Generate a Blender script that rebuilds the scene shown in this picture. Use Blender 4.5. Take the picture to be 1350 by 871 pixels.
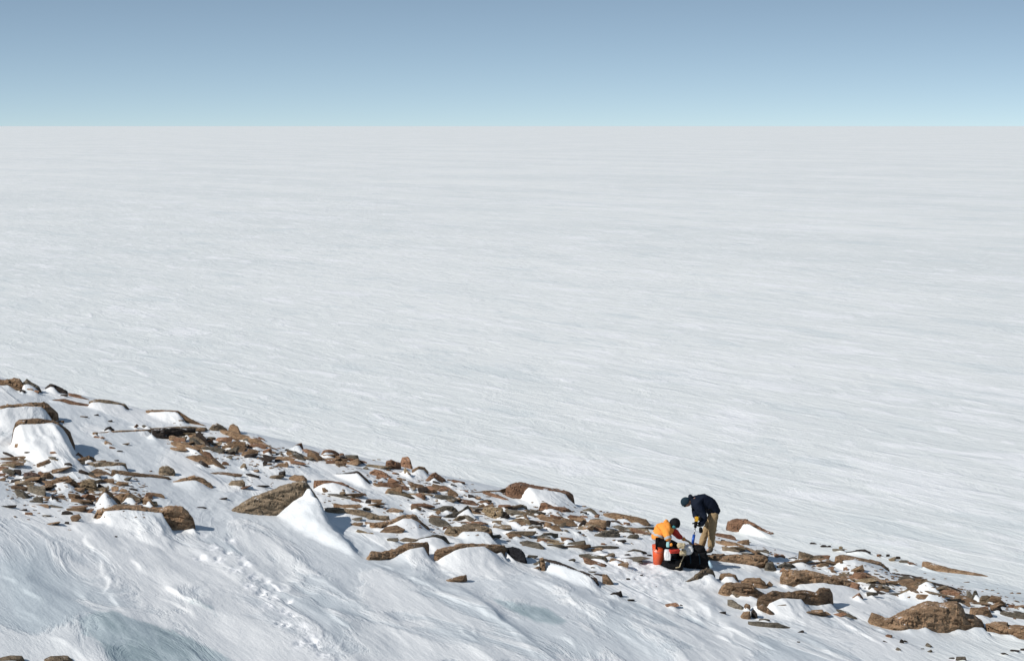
import bpy, bmesh, math, random
import numpy as np
from mathutils import Vector, Matrix, noise as mn

random.seed(7)
for o in list(bpy.data.objects): bpy.data.objects.remove(o, do_unlink=True)
SC = bpy.context.scene
COL = SC.collection
R = math.radians

# ------------------------------------------------------------------ camera, sky, sun, exposure
CAM_H = 12.0
F = 3750.0                      # focal length in photo pixels (photo 1350 x 871)
PITCH = math.atan(269.5 / F)
cd = bpy.data.cameras.new('camera'); cam = bpy.data.objects.new('camera', cd); COL.objects.link(cam)
cd.sensor_width = 36; cd.lens = 36 * F / 1350; cd.clip_start = 1; cd.clip_end = 200000
cam.location = (0, 0, CAM_H); cam.rotation_euler = (math.pi / 2 - PITCH, 0, 0)
SC.camera = cam
SUN_DIR = Vector((-0.84, -0.54, 0)).normalized(); SUN_EL = R(35)
w = bpy.data.worlds.new('World'); SC.world = w; w.use_nodes = True
nt = w.node_tree; bg = nt.nodes['Background']
sky = nt.nodes.new('ShaderNodeTexSky'); sky.sky_type = 'NISHITA'; sky.sun_disc = False
sky.sun_elevation = SUN_EL; sky.sun_rotation = math.atan2(SUN_DIR.x, SUN_DIR.y)
sky.altitude = 500; sky.air_density = 1.0; sky.dust_density = 0.25; sky.ozone_density = 1.0
tc = nt.nodes.new('ShaderNodeTexCoord'); mp = nt.nodes.new('ShaderNodeMapping')
mp.inputs['Scale'].default_value = (1, 1, 4.0); mp.inputs['Location'].default_value = (0, 0, 0.10)
nt.links.new(tc.outputs['Generated'], mp.inputs['Vector']); nt.links.new(mp.outputs[0], sky.inputs[0])
hs = nt.nodes.new('ShaderNodeHueSaturation'); hs.inputs['Saturation'].default_value = 0.84; hs.inputs['Hue'].default_value = 0.488
nt.links.new(sky.outputs[0], hs.inputs['Color']); nt.links.new(hs.outputs[0], bg.inputs[0])
bg.inputs[1].default_value = 0.102
sl = bpy.data.lights.new('sun', 'SUN'); sl.energy = 3.75; sl.angle = R(0.5); sl.color = (1.0, 0.965, 0.92)
so = bpy.data.objects.new('sun', sl); COL.objects.link(so)
sv = Vector((SUN_DIR.x * math.cos(SUN_EL), SUN_DIR.y * math.cos(SUN_EL), math.sin(SUN_EL)))
so.rotation_euler = sv.to_track_quat('Z', 'Y').to_euler(); so.location = sv * 50
SC.view_settings.view_transform = 'Standard'; SC.view_settings.look = 'None'
SC.view_settings.exposure = 0.22; SC.view_settings.gamma = 1

# ------------------------------------------------------------------ terrain height, in numpy
WX, WY = 0.41, -0.912           # where the wind blows to
def plane(x, y):
    xx = np.where(x < -16, -16 + 6 * np.tanh((x + 16) / 6), x)
    return 4.9 - .1467 * (xx + 14.4) - .0688 * (80 - y)
def base(x, y):
    x = np.asarray(x, float); y = np.asarray(y, float)
    yc = 79.0 - (np.clip(x, -18, 40) + 14.4) * .379
    over = np.maximum(y - yc, 0)
    a = plane(x, np.minimum(y, 100)) - .05 * over ** 2
    a = np.where(x > 14, a - .2 * (x - 14), a)
    return 0.5 * (a + np.sqrt(a * a + .06))
def hsh(ix, iy, seed):
    n = (ix.astype(np.int64) * 374761393 + iy.astype(np.int64) * 668265263 + seed * 1274126177) & 0xffffffff
    n = ((n ^ (n >> 13)) * 1274126177) & 0xffffffff
    return ((n ^ (n >> 16)) & 0xffff) / 32767.5 - 1.0
def vn(x, y, seed=0):
    ix = np.floor(x); iy = np.floor(y); fx = x - ix; fy = y - iy
    fx = fx * fx * fx * (fx * (fx * 6 - 15) + 10); fy = fy * fy * fy * (fy * (fy * 6 - 15) + 10)
    a = hsh(ix, iy, seed); b = hsh(ix + 1, iy, seed); c = hsh(ix, iy + 1, seed); d = hsh(ix + 1, iy + 1, seed)
    return (a * (1 - fx) + b * fx) * (1 - fy) + (c * (1 - fx) + d * fx) * fy
def fbm(x, y, n, seed=0, g=.5):
    r = 0; a = 1.; s = 0
    for i in range(n):
        r = r + a * vn(x * 2 ** i + i * 17.3, y * 2 ** i - i * 9.1, seed + i); s += a; a *= g
    return r / s
def ridged(x, y, n, seed=0, g=.5):
    r = 0; a = 1.; s = 0
    for i in range(n):
        r = r + a * (1 - 2 * np.abs(vn(x * 2 ** i + i * 7.3, y * 2 ** i - i * 3.1, seed + i))); s += a; a *= g
    return r / s
def relief(x, y):
    s = x * WX + y * WY; t = -x * WY + y * WX
    t2 = t + .35 * vn(s / 3, t / 3, 91)
    hill = np.clip(base(x, y) / .9, .12, 1)
    yc = 79.0 - (np.clip(x, -18, 40) + 14.4) * .379
    edge = np.clip((yc + 2 - y) / 5, .35, 1)
    near = np.clip((yc - 7 - y) / 5, 0, 1)         # the smoother wind-packed foot of the slope
    h = .085 * ridged(s / 9, t2 / 2.6, 2, 3) * (.4 + .9 * near) + .10 * near * fbm(s / 5, t2 / 1.7, 2, 131) + (.014 + .014 * (1 - near)) * ridged(s / 3.2, t2 / .8, 2, 21) + .05 * fbm(x / 2.6, y / 3.8, 2, 13)
    h = h + .006 * ridged(s / 1.5, t2 / .26, 2, 33) * (1 - .3 * near) + .004 * fbm(s / .5, t2 / .2, 2, 41)
    rough = np.clip(fbm(x / 2.2, y / 3.5, 2, 55) * 2 + .3, 0, 1) * (1 - near)
    h = h + rough * .05 * ridged(x / .55, y / 1.1, 3, 61)
    far = np.clip((y - 90) / 30, 0, 1)
    return h * hill * edge * (1 - far)

def axis(a, b, step, lo, hi, n, p=3.2):
    mid = np.arange(a, b, step)
    k = np.linspace(0, 1, n + 1)[1:]
    def grow(span):
        q = k ** p; e = step * n * k * 2
        return np.where(e > 0, q * (span - e[-1]) + e, 0)
    return np.concatenate([(a - grow(a - lo))[::-1], mid, mid[-1] + grow(hi - mid[-1])])
XS = axis(-16.2, 15.0, .036, -60000, 60000, 46, 9)
YS = axis(45.0, 87.0, .055, -3000, 90000, 60, 9)
GX, GY = np.meshgrid(XS, YS)
NEAR = (np.abs(GX) < 120) & (GY < 200) & (GY > -50)
Z0 = np.zeros_like(GX); Z0[NEAR] = (base(GX, GY) + relief(GX, GY))[NEAR]
Z0[~NEAR] = base(np.clip(GX, -120, 120), GY)[~NEAR]
DZ = np.zeros_like(Z0)          # drifts
ZT = Z0.copy()
def hz(x, y, Z=None):
    Z = ZT if Z is None else Z
    i = int(np.clip(np.searchsorted(XS, x) - 1, 0, len(XS) - 2)); j = int(np.clip(np.searchsorted(YS, y) - 1, 0, len(YS) - 2))
    fx = (x - XS[i]) / (XS[i + 1] - XS[i]); fy = (y - YS[j]) / (YS[j + 1] - YS[j])
    return (Z[j, i] * (1 - fx) + Z[j, i + 1] * fx) * (1 - fy) + (Z[j + 1, i] * (1 - fx) + Z[j + 1, i + 1] * fx) * fy
CP, SP = math.cos(PITCH), math.sin(PITCH)
def ray(px, py):                 # direction with y == 1
    u = (px - 675) / F; v = (435.5 - py) / F
    d = Vector((u, CP + v * SP, v * CP - SP)); return d / d.y
def cast(px, py, fn=None):       # first point of the snow under a pixel
    d = ray(px, py); ys = np.arange(44, 115, .04)
    if fn is None:
        xs = d.x * ys
        i = np.clip(np.searchsorted(XS, xs) - 1, 0, len(XS) - 2); j = np.clip(np.searchsorted(YS, ys) - 1, 0, len(YS) - 2)
        zt = ZT[j, i]
    else: zt = fn(d.x * ys, ys)
    k = np.argmax(CAM_H + d.z * ys <= zt)
    y = ys[k] if k > 0 else ys[-1]
    return Vector((d.x * y, y, CAM_H + d.z * y))
def smoothbase(x, y): return base(x, y)

def interp(poly, x):
    xs = [p[0] for p in poly]; ys = [p[1] for p in poly]
    return np.interp(x, xs, ys)
def mono(poly):
    out = []; last = -1e9
    for p in poly:
        x = max(p[0], last + .4); out.append((x, p[1])); last = x
    return out

def bank(P0, P1, us, hs, k=2.6, fwd=.05, back=.22, wav=.16, seed=0):
    """snow blown against a rock: crest heights hs at fractions us of the line P0-P1, running out down wind"""
    ex, ey = P1.x - P0.x, P1.y - P0.y
    L = math.hypot(ex, ey); hm = max(hs)
    if hm <= .01: return
    reach = k * hm * 1.7 + .5
    xa, xb = min(P0.x, P1.x) - .4, max(P0.x, P1.x) + .4 + WX * reach
    ya, yb = min(P0.y, P1.y) - reach, max(P0.y, P1.y) + .6
    i0, i1 = np.searchsorted(XS, [xa, xb]); j0, j1 = np.searchsorted(YS, [ya, yb])
    x = GX[j0:j1, i0:i1] - P0.x; y = GY[j0:j1, i0:i1] - P0.y + fwd
    if x.size == 0: return
    det = ex * WY - ey * WX
    u = (x * WY - y * WX) / det
    s = (ex * y - ey * x) / det
    wob = vn(s / .7 + seed * 2.1, u * L / .8, 17) * .6 + vn(s / .3 + seed, u * L / .35, 18) * .4
    u = u + np.clip(s / .6, 0, 1) * wob * .16 / max(L, .6)
    ed = .028 / L
    uu = np.array([us[0] - 2.2 * ed] + list(us) + [us[-1] + 2.2 * ed]); hh = np.array([0] + list(hs) + [0])
    fine = np.linspace(uu[0] - .3, uu[-1] + .3, 400)
    c = np.interp(fine, uu, hh, left=0, right=0)
    du = fine[1] - fine[0]
    def blur(m, sh=0.):
        n = max(1, int(m / L / du)); kk = np.hanning(2 * n + 3); return np.convolve(c, kk / kk.sum(), 'same')
    c0 = blur(.03); c1 = blur(min(.6, L * .42)); c1 = c1 * max(c0) / max(1e-6, max(c1)) * .9
    a = np.interp(u, fine, c0, left=0, right=0); b = np.interp(u, fine, c1, left=0, right=0)
    Ln = k * (b * .8 + hm * .25) * (1 + wav * vn(u * L / .55 + seed, u * 0 + seed * 3.1, 7) + .06 * vn(u * L / .14, u * 0 + seed, 9)) + .15
    q = np.clip(s / Ln, 0, 1)
    mix = np.clip(q * 1.6, 0, 1)
    hgt = (a * (1 - mix) + b * mix) * (1 - q) ** 1.6
    hgt = np.where(s < 0, a * np.exp(-(s / back) ** 2), hgt)
    carve = .5 * ridged(s / 1.1 + seed, u * L / .30, 2, 19) + .5 * fbm(s / .5, u * L / .5 + seed, 3, 23)
    hgt = hgt * (1 + .22 * carve * np.clip(s / .25, 0, 1))
    DZ[j0:j1, i0:i1] = np.maximum(DZ[j0:j1, i0:i1], hgt)

# ------------------------------------------------------------------ materials
def mat(name): 
    m = bpy.data.materials.new(name); m.use_nodes = True
    return m, m.node_tree, m.node_tree.nodes['Principled BSDF']
def N(t, kind, **kw):
    n = t.nodes.new(kind)
    for k, v in kw.items():
        if k in n.inputs.keys(): n.inputs[k].default_value = v
        else: setattr(n, k, v)
    return n
def mathn(t, op, a, b=None, c=None, clamp=False):
    n = t.nodes.new('ShaderNodeMath'); n.operation = op; n.use_clamp = clamp
    for i, v in enumerate((a, b, c)):
        if v is None: continue
        if isinstance(v, (int, float)): n.inputs[i].default_value = v
        else: t.links.new(v, n.inputs[i])
    return n.outputs[0]
def mixc(t, f, a, b):
    n = t.nodes.new('ShaderNodeMix'); n.data_type = 'RGBA'
    for s, v in ((0, f), (6, a), (7, b)):
        if isinstance(v, (int, float)): n.inputs[s].default_value = v
        elif isinstance(v, tuple): n.inputs[s].default_value = (*v, 1)
        else: t.links.new(v, n.inputs[s])
    return n.outputs[2]
def sstep(t, v, a, b):
    n = t.nodes.new('ShaderNodeMapRange'); n.interpolation_type = 'SMOOTHSTEP'
    n.inputs[1].default_value = a; n.inputs[2].default_value = b; t.links.new(v, n.inputs[0]); return n.outputs[0]

snow, t, p = mat('wind_packed_snow')
geo = N(t, 'ShaderNodeNewGeometry')
rot = N(t, 'ShaderNodeMapping'); rot.inputs['Rotation'].default_value = (0, 0, -math.atan2(WY, WX))
t.links.new(geo.outputs['Position'], rot.inputs['Vector'])
def stretched(sx, sy, scale, detail, rough, dist=0.):
    m = N(t, 'ShaderNodeMapping'); m.inputs['Scale'].default_value = (sx, sy, 1)
    t.links.new(rot.outputs[0], m.inputs['Vector'])
    n = N(t, 'ShaderNodeTexNoise', Scale=scale, Detail=detail, Roughness=rough, Distortion=dist)
    t.links.new(m.outputs[0], n.inputs['Vector']); return n.outputs['Fac']
A = lambda nm: (lambda n: n.outputs['Fac'])(N(t, 'ShaderNodeAttribute', attribute_name=nm))
ice, glz, hil = A('ice'), A('glaze'), A('hill')
nbig = stretched(.22, 1, .035, 11, .72)
nfine = stretched(.28, 1, 1.2, 7, .62, 1.2)
nmed = stretched(.10, 1, .35, 6, .7)
crust = sstep(t, nbig, .38, .64)
ns1 = stretched(.26, 1, .85, 6, .66, .6)
ns2 = stretched(.3, 1, .22, 8, .72, .3)
streak = sstep(t, nmed, .56, .68)
plainc = mixc(t, crust, (.77, .795, .775), (.87, .88, .85))
st12 = mathn(t, 'MAXIMUM', sstep(t, ns1, .56, .62), sstep(t, ns2, .56, .62))
plainc = mixc(t, mathn(t, 'MULTIPLY', st12, .8), plainc, (.93, .93, .925))
ns3 = stretched(.3, 1, .05, 11, .8, .3)
plainc = mixc(t, mathn(t, 'MULTIPLY', sstep(t, ns3, .54, .60), .55), plainc, (.93, .93, .925))
plainc = mixc(t, mathn(t, 'MULTIPLY', sstep(t, ns2, .46, .38), .6), plainc, (.70, .745, .74))
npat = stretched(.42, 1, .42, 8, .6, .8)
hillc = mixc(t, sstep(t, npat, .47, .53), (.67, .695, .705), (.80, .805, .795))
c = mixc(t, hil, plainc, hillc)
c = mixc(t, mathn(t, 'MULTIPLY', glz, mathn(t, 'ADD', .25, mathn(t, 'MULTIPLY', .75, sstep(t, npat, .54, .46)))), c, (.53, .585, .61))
c = mixc(t, A('fresh'), c, (.90, .90, .895))
icec = mixc(t, sstep(t, nfine, .36, .66), (.34, .415, .43), (.54, .61, .625))
c = mixc(t, sstep(t, mathn(t, 'ADD', ice, mathn(t, 'MULTIPLY', mathn(t, 'SUBTRACT', mathn(t, 'ADD', nmed, mathn(t, 'MULTIPLY', nfine, .6)), .8), 1.0)), .40, .56), c, icec)
t.links.new(c, p.inputs['Base Color'])
p.inputs['Specular IOR Level'].default_value = .3
rg = mathn(t, 'SUBTRACT', .62, mathn(t, 'MULTIPLY', ice, .25)); t.links.new(rg, p.inputs['Roughness'])
b1 = N(t, 'ShaderNodeBump', Strength=.5, Distance=.24); t.links.new(mathn(t, 'ADD', mathn(t, 'ADD', mathn(t, 'MULTIPLY', nmed, .6), mathn(t, 'MULTIPLY', sstep(t, npat, .45, .55), mathn(t, 'MULTIPLY', hil, .22))), mathn(t, 'MULTIPLY', ns1, mathn(t, 'SUBTRACT', 1.3, hil))), b1.inputs['Height'])
b2 = N(t, 'ShaderNodeBump', Strength=.22, Distance=.03); t.links.new(nfine, b2.inputs['Height'])
t.links.new(b1.outputs[0], b2.inputs['Normal'])
grain = N(t, 'ShaderNodeTexNoise', Scale=11, Detail=4, Roughness=.7); t.links.new(geo.outputs['Position'], grain.inputs['Vector'])
b3 = N(t, 'ShaderNodeBump', Strength=.6, Distance=.02); t.links.new(grain.outputs['Fac'], b3.inputs['Height'])
t.links.new(b2.outputs[0], b3.inputs['Normal']); t.links.new(b3.outputs[0], p.inputs['Normal'])

TINT = dict(b=(.43, .275, .165), r=(.41, .23, .14), o=(.42, .31, .19), t=(.38, .285, .19), g=(.24, .205, .155),
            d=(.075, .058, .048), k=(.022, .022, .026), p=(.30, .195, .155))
WORD = dict(b='brown', r='reddish brown', o='ochre', t='tan', g='olive grey', d='dark brown', k='black', p='pinkish brown')
ROCK = {}
for key, colr in TINT.items():
    m, t, p = mat('weathered_' + WORD[key].replace(' ', '_') + '_rock')
    g = N(t, 'ShaderNodeNewGeometry'); oi = N(t, 'ShaderNodeObjectInfo')
    n1 = N(t, 'ShaderNodeTexNoise', Scale=3.5, Detail=7, Roughness=.65); n2 = N(t, 'ShaderNodeTexNoise', Scale=17, Detail=6, Roughness=.7)
    mpp = N(t, 'ShaderNodeMapping'); mpp.inputs['Scale'].default_value = (1, 1, 2.6); mpp.inputs['Rotation'].default_value = (0, R(14), 0)
    t.links.new(g.outputs['Position'], mpp.inputs['Vector'])
    for n_ in (n1, n2): t.links.new(mpp.outputs[0], n_.inputs['Vector'])
    dark = tuple(v * .5 for v in colr); lite = (min(colr[0] * 1.45, .5), min(colr[1] * 1.45, .42), min(colr[2] * 1.5, .32))
    c = mixc(t, sstep(t, n1.outputs['Fac'], .36, .62), dark, colr)
    c = mixc(t, sstep(t, n2.outputs['Fac'], .52, .72), c, lite)
    c = mixc(t, sstep(t, n2.outputs['Fac'], .46, .34), c, tuple(v * .3 for v in colr))
    hv = N(t, 'ShaderNodeHueSaturation'); t.links.new(c, hv.inputs['Color'])
    t.links.new(mathn(t, 'ADD', .72, mathn(t, 'MULTIPLY', oi.outputs['Random'], .55)), hv.inputs['Value'])
    sep = N(t, 'ShaderNodeSeparateXYZ'); t.links.new(g.outputs['Normal'], sep.inputs[0])
    dust = mathn(t, 'MULTIPLY', sstep(t, sep.outputs['Z'], .80, .95), sstep(t, n1.outputs['Fac'], .58, .64))
    c2 = mixc(t, dust, hv.outputs[0], (.86, .87, .875))
    t.links.new(c2, p.inputs['Base Color']); p.inputs['Roughness'].default_value = .85
    p.inputs['Specular IOR Level'].default_value = .25
    bp = N(t, 'ShaderNodeBump', Strength=1, Distance=.09); t.links.new(n2.outputs['Fac'], bp.inputs['Height'])
    t.links.new(bp.outputs[0], p.inputs['Normal'])
    ROCK[key] = m

def simple(name, col, rough=.7, var=.25, scale=30, bump=.3, dist=.01, metal=0):
    m, t, p = mat(name)
    tcn = N(t, 'ShaderNodeTexCoord')
    n = N(t, 'ShaderNodeTexNoise', Scale=scale, Detail=4, Roughness=.6); t.links.new(tcn.outputs['Object'], n.inputs['Vector'])
    c = mixc(t, n.outputs['Fac'], tuple(v * (1 - var) for v in col), tuple(min(1, v * (1 + var)) for v in col))
    t.links.new(c, p.inputs['Base Color']); p.inputs['Roughness'].default_value = rough; p.inputs['Specular IOR Level'].default_value = .5 if rough < .6 else .12; p.inputs['Metallic'].default_value = metal
    b = N(t, 'ShaderNodeBump', Strength=bump, Distance=dist); t.links.new(n.outputs['Fac'], b.inputs['Height'])
    t.links.new(b.outputs[0], p.inputs['Normal']); return m

def link(name, me, parent=None, loc=(0, 0, 0)):
    o = bpy.data.objects.new(name, me); COL.objects.link(o); o.location = loc
    if parent is not None: o.parent = parent
    return o
def tag(o, label, cat, group=None):
    o['label'] = label; o['category'] = cat
    if group: o['group'] = group
    return o

# ------------------------------------------------------------------ rocks read off the photograph
# (top outline, [left foot, right foot], snow crest in front or None, tint, depth or None, name, label)
RK = [
 ([(-8,499),(6,501),(18,498),(26,499),(31,506),(34,514)],[(-8,511),(34,517)],[(-8,506),(2,508),(11,507),(20,513)],'b',None,'rock','rugged brown rock on the skyline at the left edge of the picture'),
 ([(30,505),(35,499),(45,505),(52,510),(56,518)],[(31,516),(57,519)],[(32,507),(38,506),(45,509),(50,513),(53,518)],'g',None,'rock','thin dark rim of rock round a white snow pocket, right of the leftmost skyline rock'),
 ([(59,512),(66,506),(73,508),(82,512),(89,516),(90,520)],[(60,515),(90,520)],[(61,513),(67,509),(72,510),(75,515)],'d',None,'rock','small dark skyline rock with snow pressed on its left half'),
 ([(90,518),(97,520),(106,523),(118,527)],[(90,522),(119,528)],None,'r',None,'rock','low string of reddish rock trailing right from the dark skyline rock'),
 ([(69,527),(85,526),(100,530),(110,532),(122,534)],[(69,530),(122,537)],[(69,528),(80,529),(88,531),(92,536)],'r',None,'flat_rock','flat reddish slab in open snow just under the left skyline'),
 ([(117,529),(130,526),(145,528),(158,531),(165,533),(171,540)],[(118,536),(171,541)],[(121,530),(132,530),(142,532),(155,533),(162,534),(167,539)],'t',None,'flat_rock','long thin tan skyline slab hooked down at its right end'),
 ([(-12,539),(10,534),(35,532),(58,530),(65,534),(72,541),(77,546),(78,556)],[(-12,556),(78,557)],[(-12,541),(10,537),(33,535),(55,536),(61,540),(64,547),(66,555)],'b',.7,'boulder','broad flat rock at the left edge with a snow face under its brown rim'),
 ([(14,588),(17,566),(20,558),(25,554),(50,551),(70,554),(78,557),(86,564),(93,570),(99,587)],[(13,592),(100,597)],[(18,586),(19,566),(26,559),(50,558),(70,557),(77,559),(84,565),(90,574),(95,586)],'b',.9,'boulder','big square block almost wholly plastered with bright snow at far left'),
 ([(20,589),(28,592),(33,592),(40,586),(52,585),(56,595)],[(20,592),(56,596)],None,'b',.3,'rock','wedge of brown rock at the foot of the snow-plastered block'),
 ([(0,604),(20,602),(48,601),(50,605)],[(-4,607),(51,608)],None,'b',.3,'flat_rock','level brown slab at the left edge, above the rubble'),
 ([(48,612),(62,606),(78,609),(83,613)],[(48,620),(83,616)],None,'b',.5,'rock','chunky brown rock in the top row of the left rubble'),
 ([(76,619),(90,611),(105,605),(118,601),(124,603),(127,608)],[(77,621),(127,611)],[(98,612),(108,609),(118,605),(124,607)],'b',.25,'flat_rock','long slab rising to the right on top of the left rubble'),
 ([(94,607),(98,601),(103,596),(108,600),(112,605)],[(94,609),(112,607)],[(97,605),(103,599),(108,603)],'r',.2,'rock','small pointed rock with a triangle of snow in its face, below the snow-plastered block'),
 ([(106,614),(115,610),(130,608),(160,610),(166,611),(169,622)],[(106,619),(169,623)],[(119,619),(130,615),(150,614),(160,613),(165,614)],'t',.5,'flat_rock','tan slab with a white lower face above the left rubble'),
 ([(146,628),(147,620),(153,619),(175,623),(200,626),(222,629),(226,632)],[(146,632),(226,634)],[(151,629),(154,624),(170,627),(185,629),(200,629),(222,632)],'b',.35,'flat_rock','long thin brown slab running right towards the lone round stone'),
 ([(209,622),(210,617),(214,615),(220,615),(228,618),(231,622),(229,625)],[(209,627),(230,628)],None,'t',.35,'boulder','lone round tan stone lying in open snow'),
 ([(228,635),(240,631),(256,627),(268,631),(278,637),(284,645)],[(228,638),(284,645)],[(232,636),(245,634),(258,633),(268,637),(276,642)],'b',.35,'flat_rock','brown slab with a forked right end, right of the lone round stone'),
 ([(200,566),(212,565),(240,564),(258,565),(250,572),(252,577)],[(203,580),(252,577)],[(200,571),(208,578),(216,584),(228,584),(240,578),(248,572)],'d',.5,'boulder','near-black block standing in for shade under a pale ledge, left of the skyline jumble'),  # dark rock colour takes the place of shade below the overhanging ledge
 ([(116,572),(150,568),(200,566)],[(116,573),(200,570)],[(118,573),(150,570),(196,568)],'b',.2,'flat_rock','hair-thin rock edge drawn level across the snow at left'),
 ([(198,565),(225,563),(250,562),(272,564),(275,568)],[(198,568),(275,569)],None,'t',.5,'flat_rock','pale flat ledge resting on the near-black shade block'),
 ([(137,568),(141,563),(146,562),(151,567)],[(137,570),(151,569)],[(140,568),(144,565),(149,568)],'d',.2,'rock','small dark hooped rock on the hair-thin rock edge'),
 ([(192,541),(205,541),(222,548),(230,553),(246,559)],[(194,545),(248,562)],None,'b',.4,'flat_rock','lower brown strip of the double skyline slab, below its snow patch'),
 ([(194,541),(215,540),(235,541),(246,548),(258,556),(272,561)],[(200,547),(272,563)],[(200,543),(220,542),(234,543),(241,550)],'b',.4,'flat_rock','upper rim of the double skyline slab, above its snow patch'),
 ([(275,566),(280,560),(286,558),(294,562),(300,567)],[(275,568),(300,569)],None,'t',.5,'boulder','left one of two rounded stones standing on the skyline jumble'),
 ([(301,566),(303,561),(308,559),(314,563),(318,573)],[(301,568),(318,573)],None,'b',.4,'boulder','right one of two rounded stones standing on the skyline jumble'),
 ([(290,567),(305,568),(320,573),(335,577),(350,585),(362,592)],[(290,571),(362,596)],None,'b',.5,'flat_rock','brown ridge of rock forming the skyline, right of the two rounded stones'),
 ([(328,579),(334,576),(342,579),(352,586)],[(328,581),(352,588)],None,'p',.3,'rock','pinkish rock capping the right end of the skyline jumble'),
 ([(258,572),(263,568),(270,576),(277,588),(278,598)],[(258,580),(278,600)],None,'d',.3,'boulder','steep dark rock in the middle of the skyline jumble'),
 ([(225,583),(235,582),(250,586),(266,592),(272,600)],[(222,586),(272,602)],[(244,596),(248,589),(258,592),(266,598)],'b',.4,'rock','brown rock wrapped round a small snow pillow, right of the near-black shade block'),
 ([(244,602),(255,600),(270,601),(282,608),(296,618)],[(244,604),(298,620)],None,'b',.4,'flat_rock','slanting brown slab along the lower edge of the skyline jumble'),
 ([(383,592),(390,586),(398,584),(400,591)],[(383,594),(400,594)],[(386,591),(391,587),(396,587)],'r',.2,'rock','little hooped rock on the skyline with snow inside it'),
 ([(395,593),(404,592),(415,595),(421,598)],[(395,596),(421,600)],None,'r',.3,'flat_rock','reddish skyline slab just right of the little hooped rock'),
 ([(423,600),(426,595),(432,593),(440,594),(448,599)],[(423,604),(449,603)],[(426,600),(430,596),(439,597),(445,601)],'r',.3,'rock','low arched reddish rock on the skyline, holding a snow pocket'),
 ([(446,604),(448,598),(453,598),(457,606)],[(446,607),(457,608)],None,'r',.3,'rock','upright reddish block at the right end of the arched skyline rock'),
 ([(455,600),(463,600),(472,600),(473,604)],[(455,603),(473,606)],None,'g',.2,'flat_rock','short olive stone jutting off the skyline before the open gap'),
 ([(303,675),(328,658),(355,647),(382,638),(400,634),(406,639),(413,648),(420,658),(427,672)],[(302,677),(428,684)],[(303,676),(325,678),(345,684),(366,683),(372,674),(387,660),(400,652),(405,643),(409,642),(413,652)],'t',.9,'boulder','large tan wedge of rock rising right to a point, snow ridge off its tip'),
 ([(381,630),(388,626),(400,627),(405,632)],[(381,633),(406,637)],None,'b',.3,'rock','brown rock perched right behind the tip of the large tan wedge'),
 ([(413,640),(418,633),(430,633),(450,636),(465,643),(484,653)],[(413,646),(485,655)],[(420,641),(428,637),(440,636),(455,640),(468,646),(480,652)],'r',.3,'flat_rock','thin reddish arch of rock over smooth snow, right of the large tan wedge'),
 ([(443,624),(460,623),(472,621),(480,628),(489,637)],[(443,627),(490,639)],[(445,625),(460,624),(472,623),(478,629),(486,637)],'d',.2,'flat_rock','dark hairline rock edge bending down right below the skyline gap'),
 ([(428,670),(445,670),(470,672),(485,675),(500,680),(513,681),(514,686)],[(428,677),(514,689)],[(432,676),(450,677),(455,676),(470,679),(484,682)],'t',.5,'flat_rock','long straight tan slab right of the large tan wedge'),
 ([(487,692),(500,689),(520,684),(532,678),(543,678),(550,681),(558,690),(568,698)],[(486,698),(569,700)],[(488,697),(496,701),(504,697),(520,689),(533,683),(543,683),(552,688),(562,697)],'b',.4,'flat_rock','long brown rock bent like a roof over a wide snow face, in mid hillside'),
 ([(544,713),(560,708),(575,705),(588,708),(594,717)],[(544,716),(595,718)],[(547,713),(562,709),(575,708),(584,711),(590,716)],'g',.25,'flat_rock','slim curved rock rim midway between two brown roof-shaped rocks'),
 ([(477,745),(485,735),(488,728),(512,727),(527,721),(540,716),(564,715),(566,719)],[(477,749),(567,727)],[(477,747),(490,750),(500,754),(506,751),(515,741),(526,731),(540,723),(560,720)],'b',.5,'boulder','fan-shaped streaky rock with a long arm pointing up right, lowest in the mid slope'),
 ([(526,729),(533,730),(540,736),(546,743)],[(526,733),(547,745)],[(527,732),(533,733),(539,739)],'d',.2,'rock','short dark rock tail curling down from the fan-shaped rock'),
 ([(571,746),(572,730),(576,725),(590,722),(605,718),(620,717),(640,718),(665,720),(669,726)],[(571,746),(670,735)],[(577,744),(583,735),(600,725),(615,721),(638,720),(646,725),(655,730),(662,727)],'b',.6,'boulder','arched tan-brown rock over a broad smooth snow face, beside the black rock'),
 ([(667,722),(675,721),(687,725),(692,732),(697,747)],[(669,733),(698,748)],[(667,726),(673,733),(680,740),(690,745),(696,747)],'k',.5,'boulder','jet black rock, the only black one on the slope'),
 ([(588,765),(600,761),(615,758),(616,764)],[(588,767),(617,768)],None,'b',.3,'flat_rock','small brown slab alone on the snow below the arched rock'),
 ([(585,704),(590,695),(610,694),(640,694),(648,697),(650,705),(652,716)],[(585,706),(653,717)],[(590,710),(599,713),(607,707),(611,700),(635,700),(645,702),(649,712)],'t',.5,'boulder','flat-topped tan rock with a rough lobe at its left end, above the arched rock'),
 ([(565,685),(568,682),(576,683),(590,688),(595,693),(594,699)],[(566,690),(595,700)],None,'g',.4,'rock','blunt olive rock end poking left beside the flat-topped tan rock'),
 ([(596,686),(605,680),(620,679),(623,683)],[(597,687),(623,686)],None,'o',.3,'flat_rock','small ochre slab above the flat-topped tan rock'),
 ([(570,672),(585,667),(597,667),(604,674)],[(570,674),(604,677)],[(586,676),(590,672),(600,676)],'g',.3,'flat_rock','grey peaked slab leaning over snow, above the blunt olive rock'),
 ([(584,682),(595,677),(606,674),(617,666),(622,673)],[(584,684),(622,680)],[(604,679),(612,673),(618,670),(621,675)],'g',.2,'rock','thin rock fin slanting up to a point in the middle of the slope'),
 ([(635,673),(640,669),(650,668),(663,670),(664,676),(660,684)],[(636,679),(662,686)],None,'o',.5,'boulder','yellowish block with a dark underside near the middle of the rock belt'),
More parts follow.
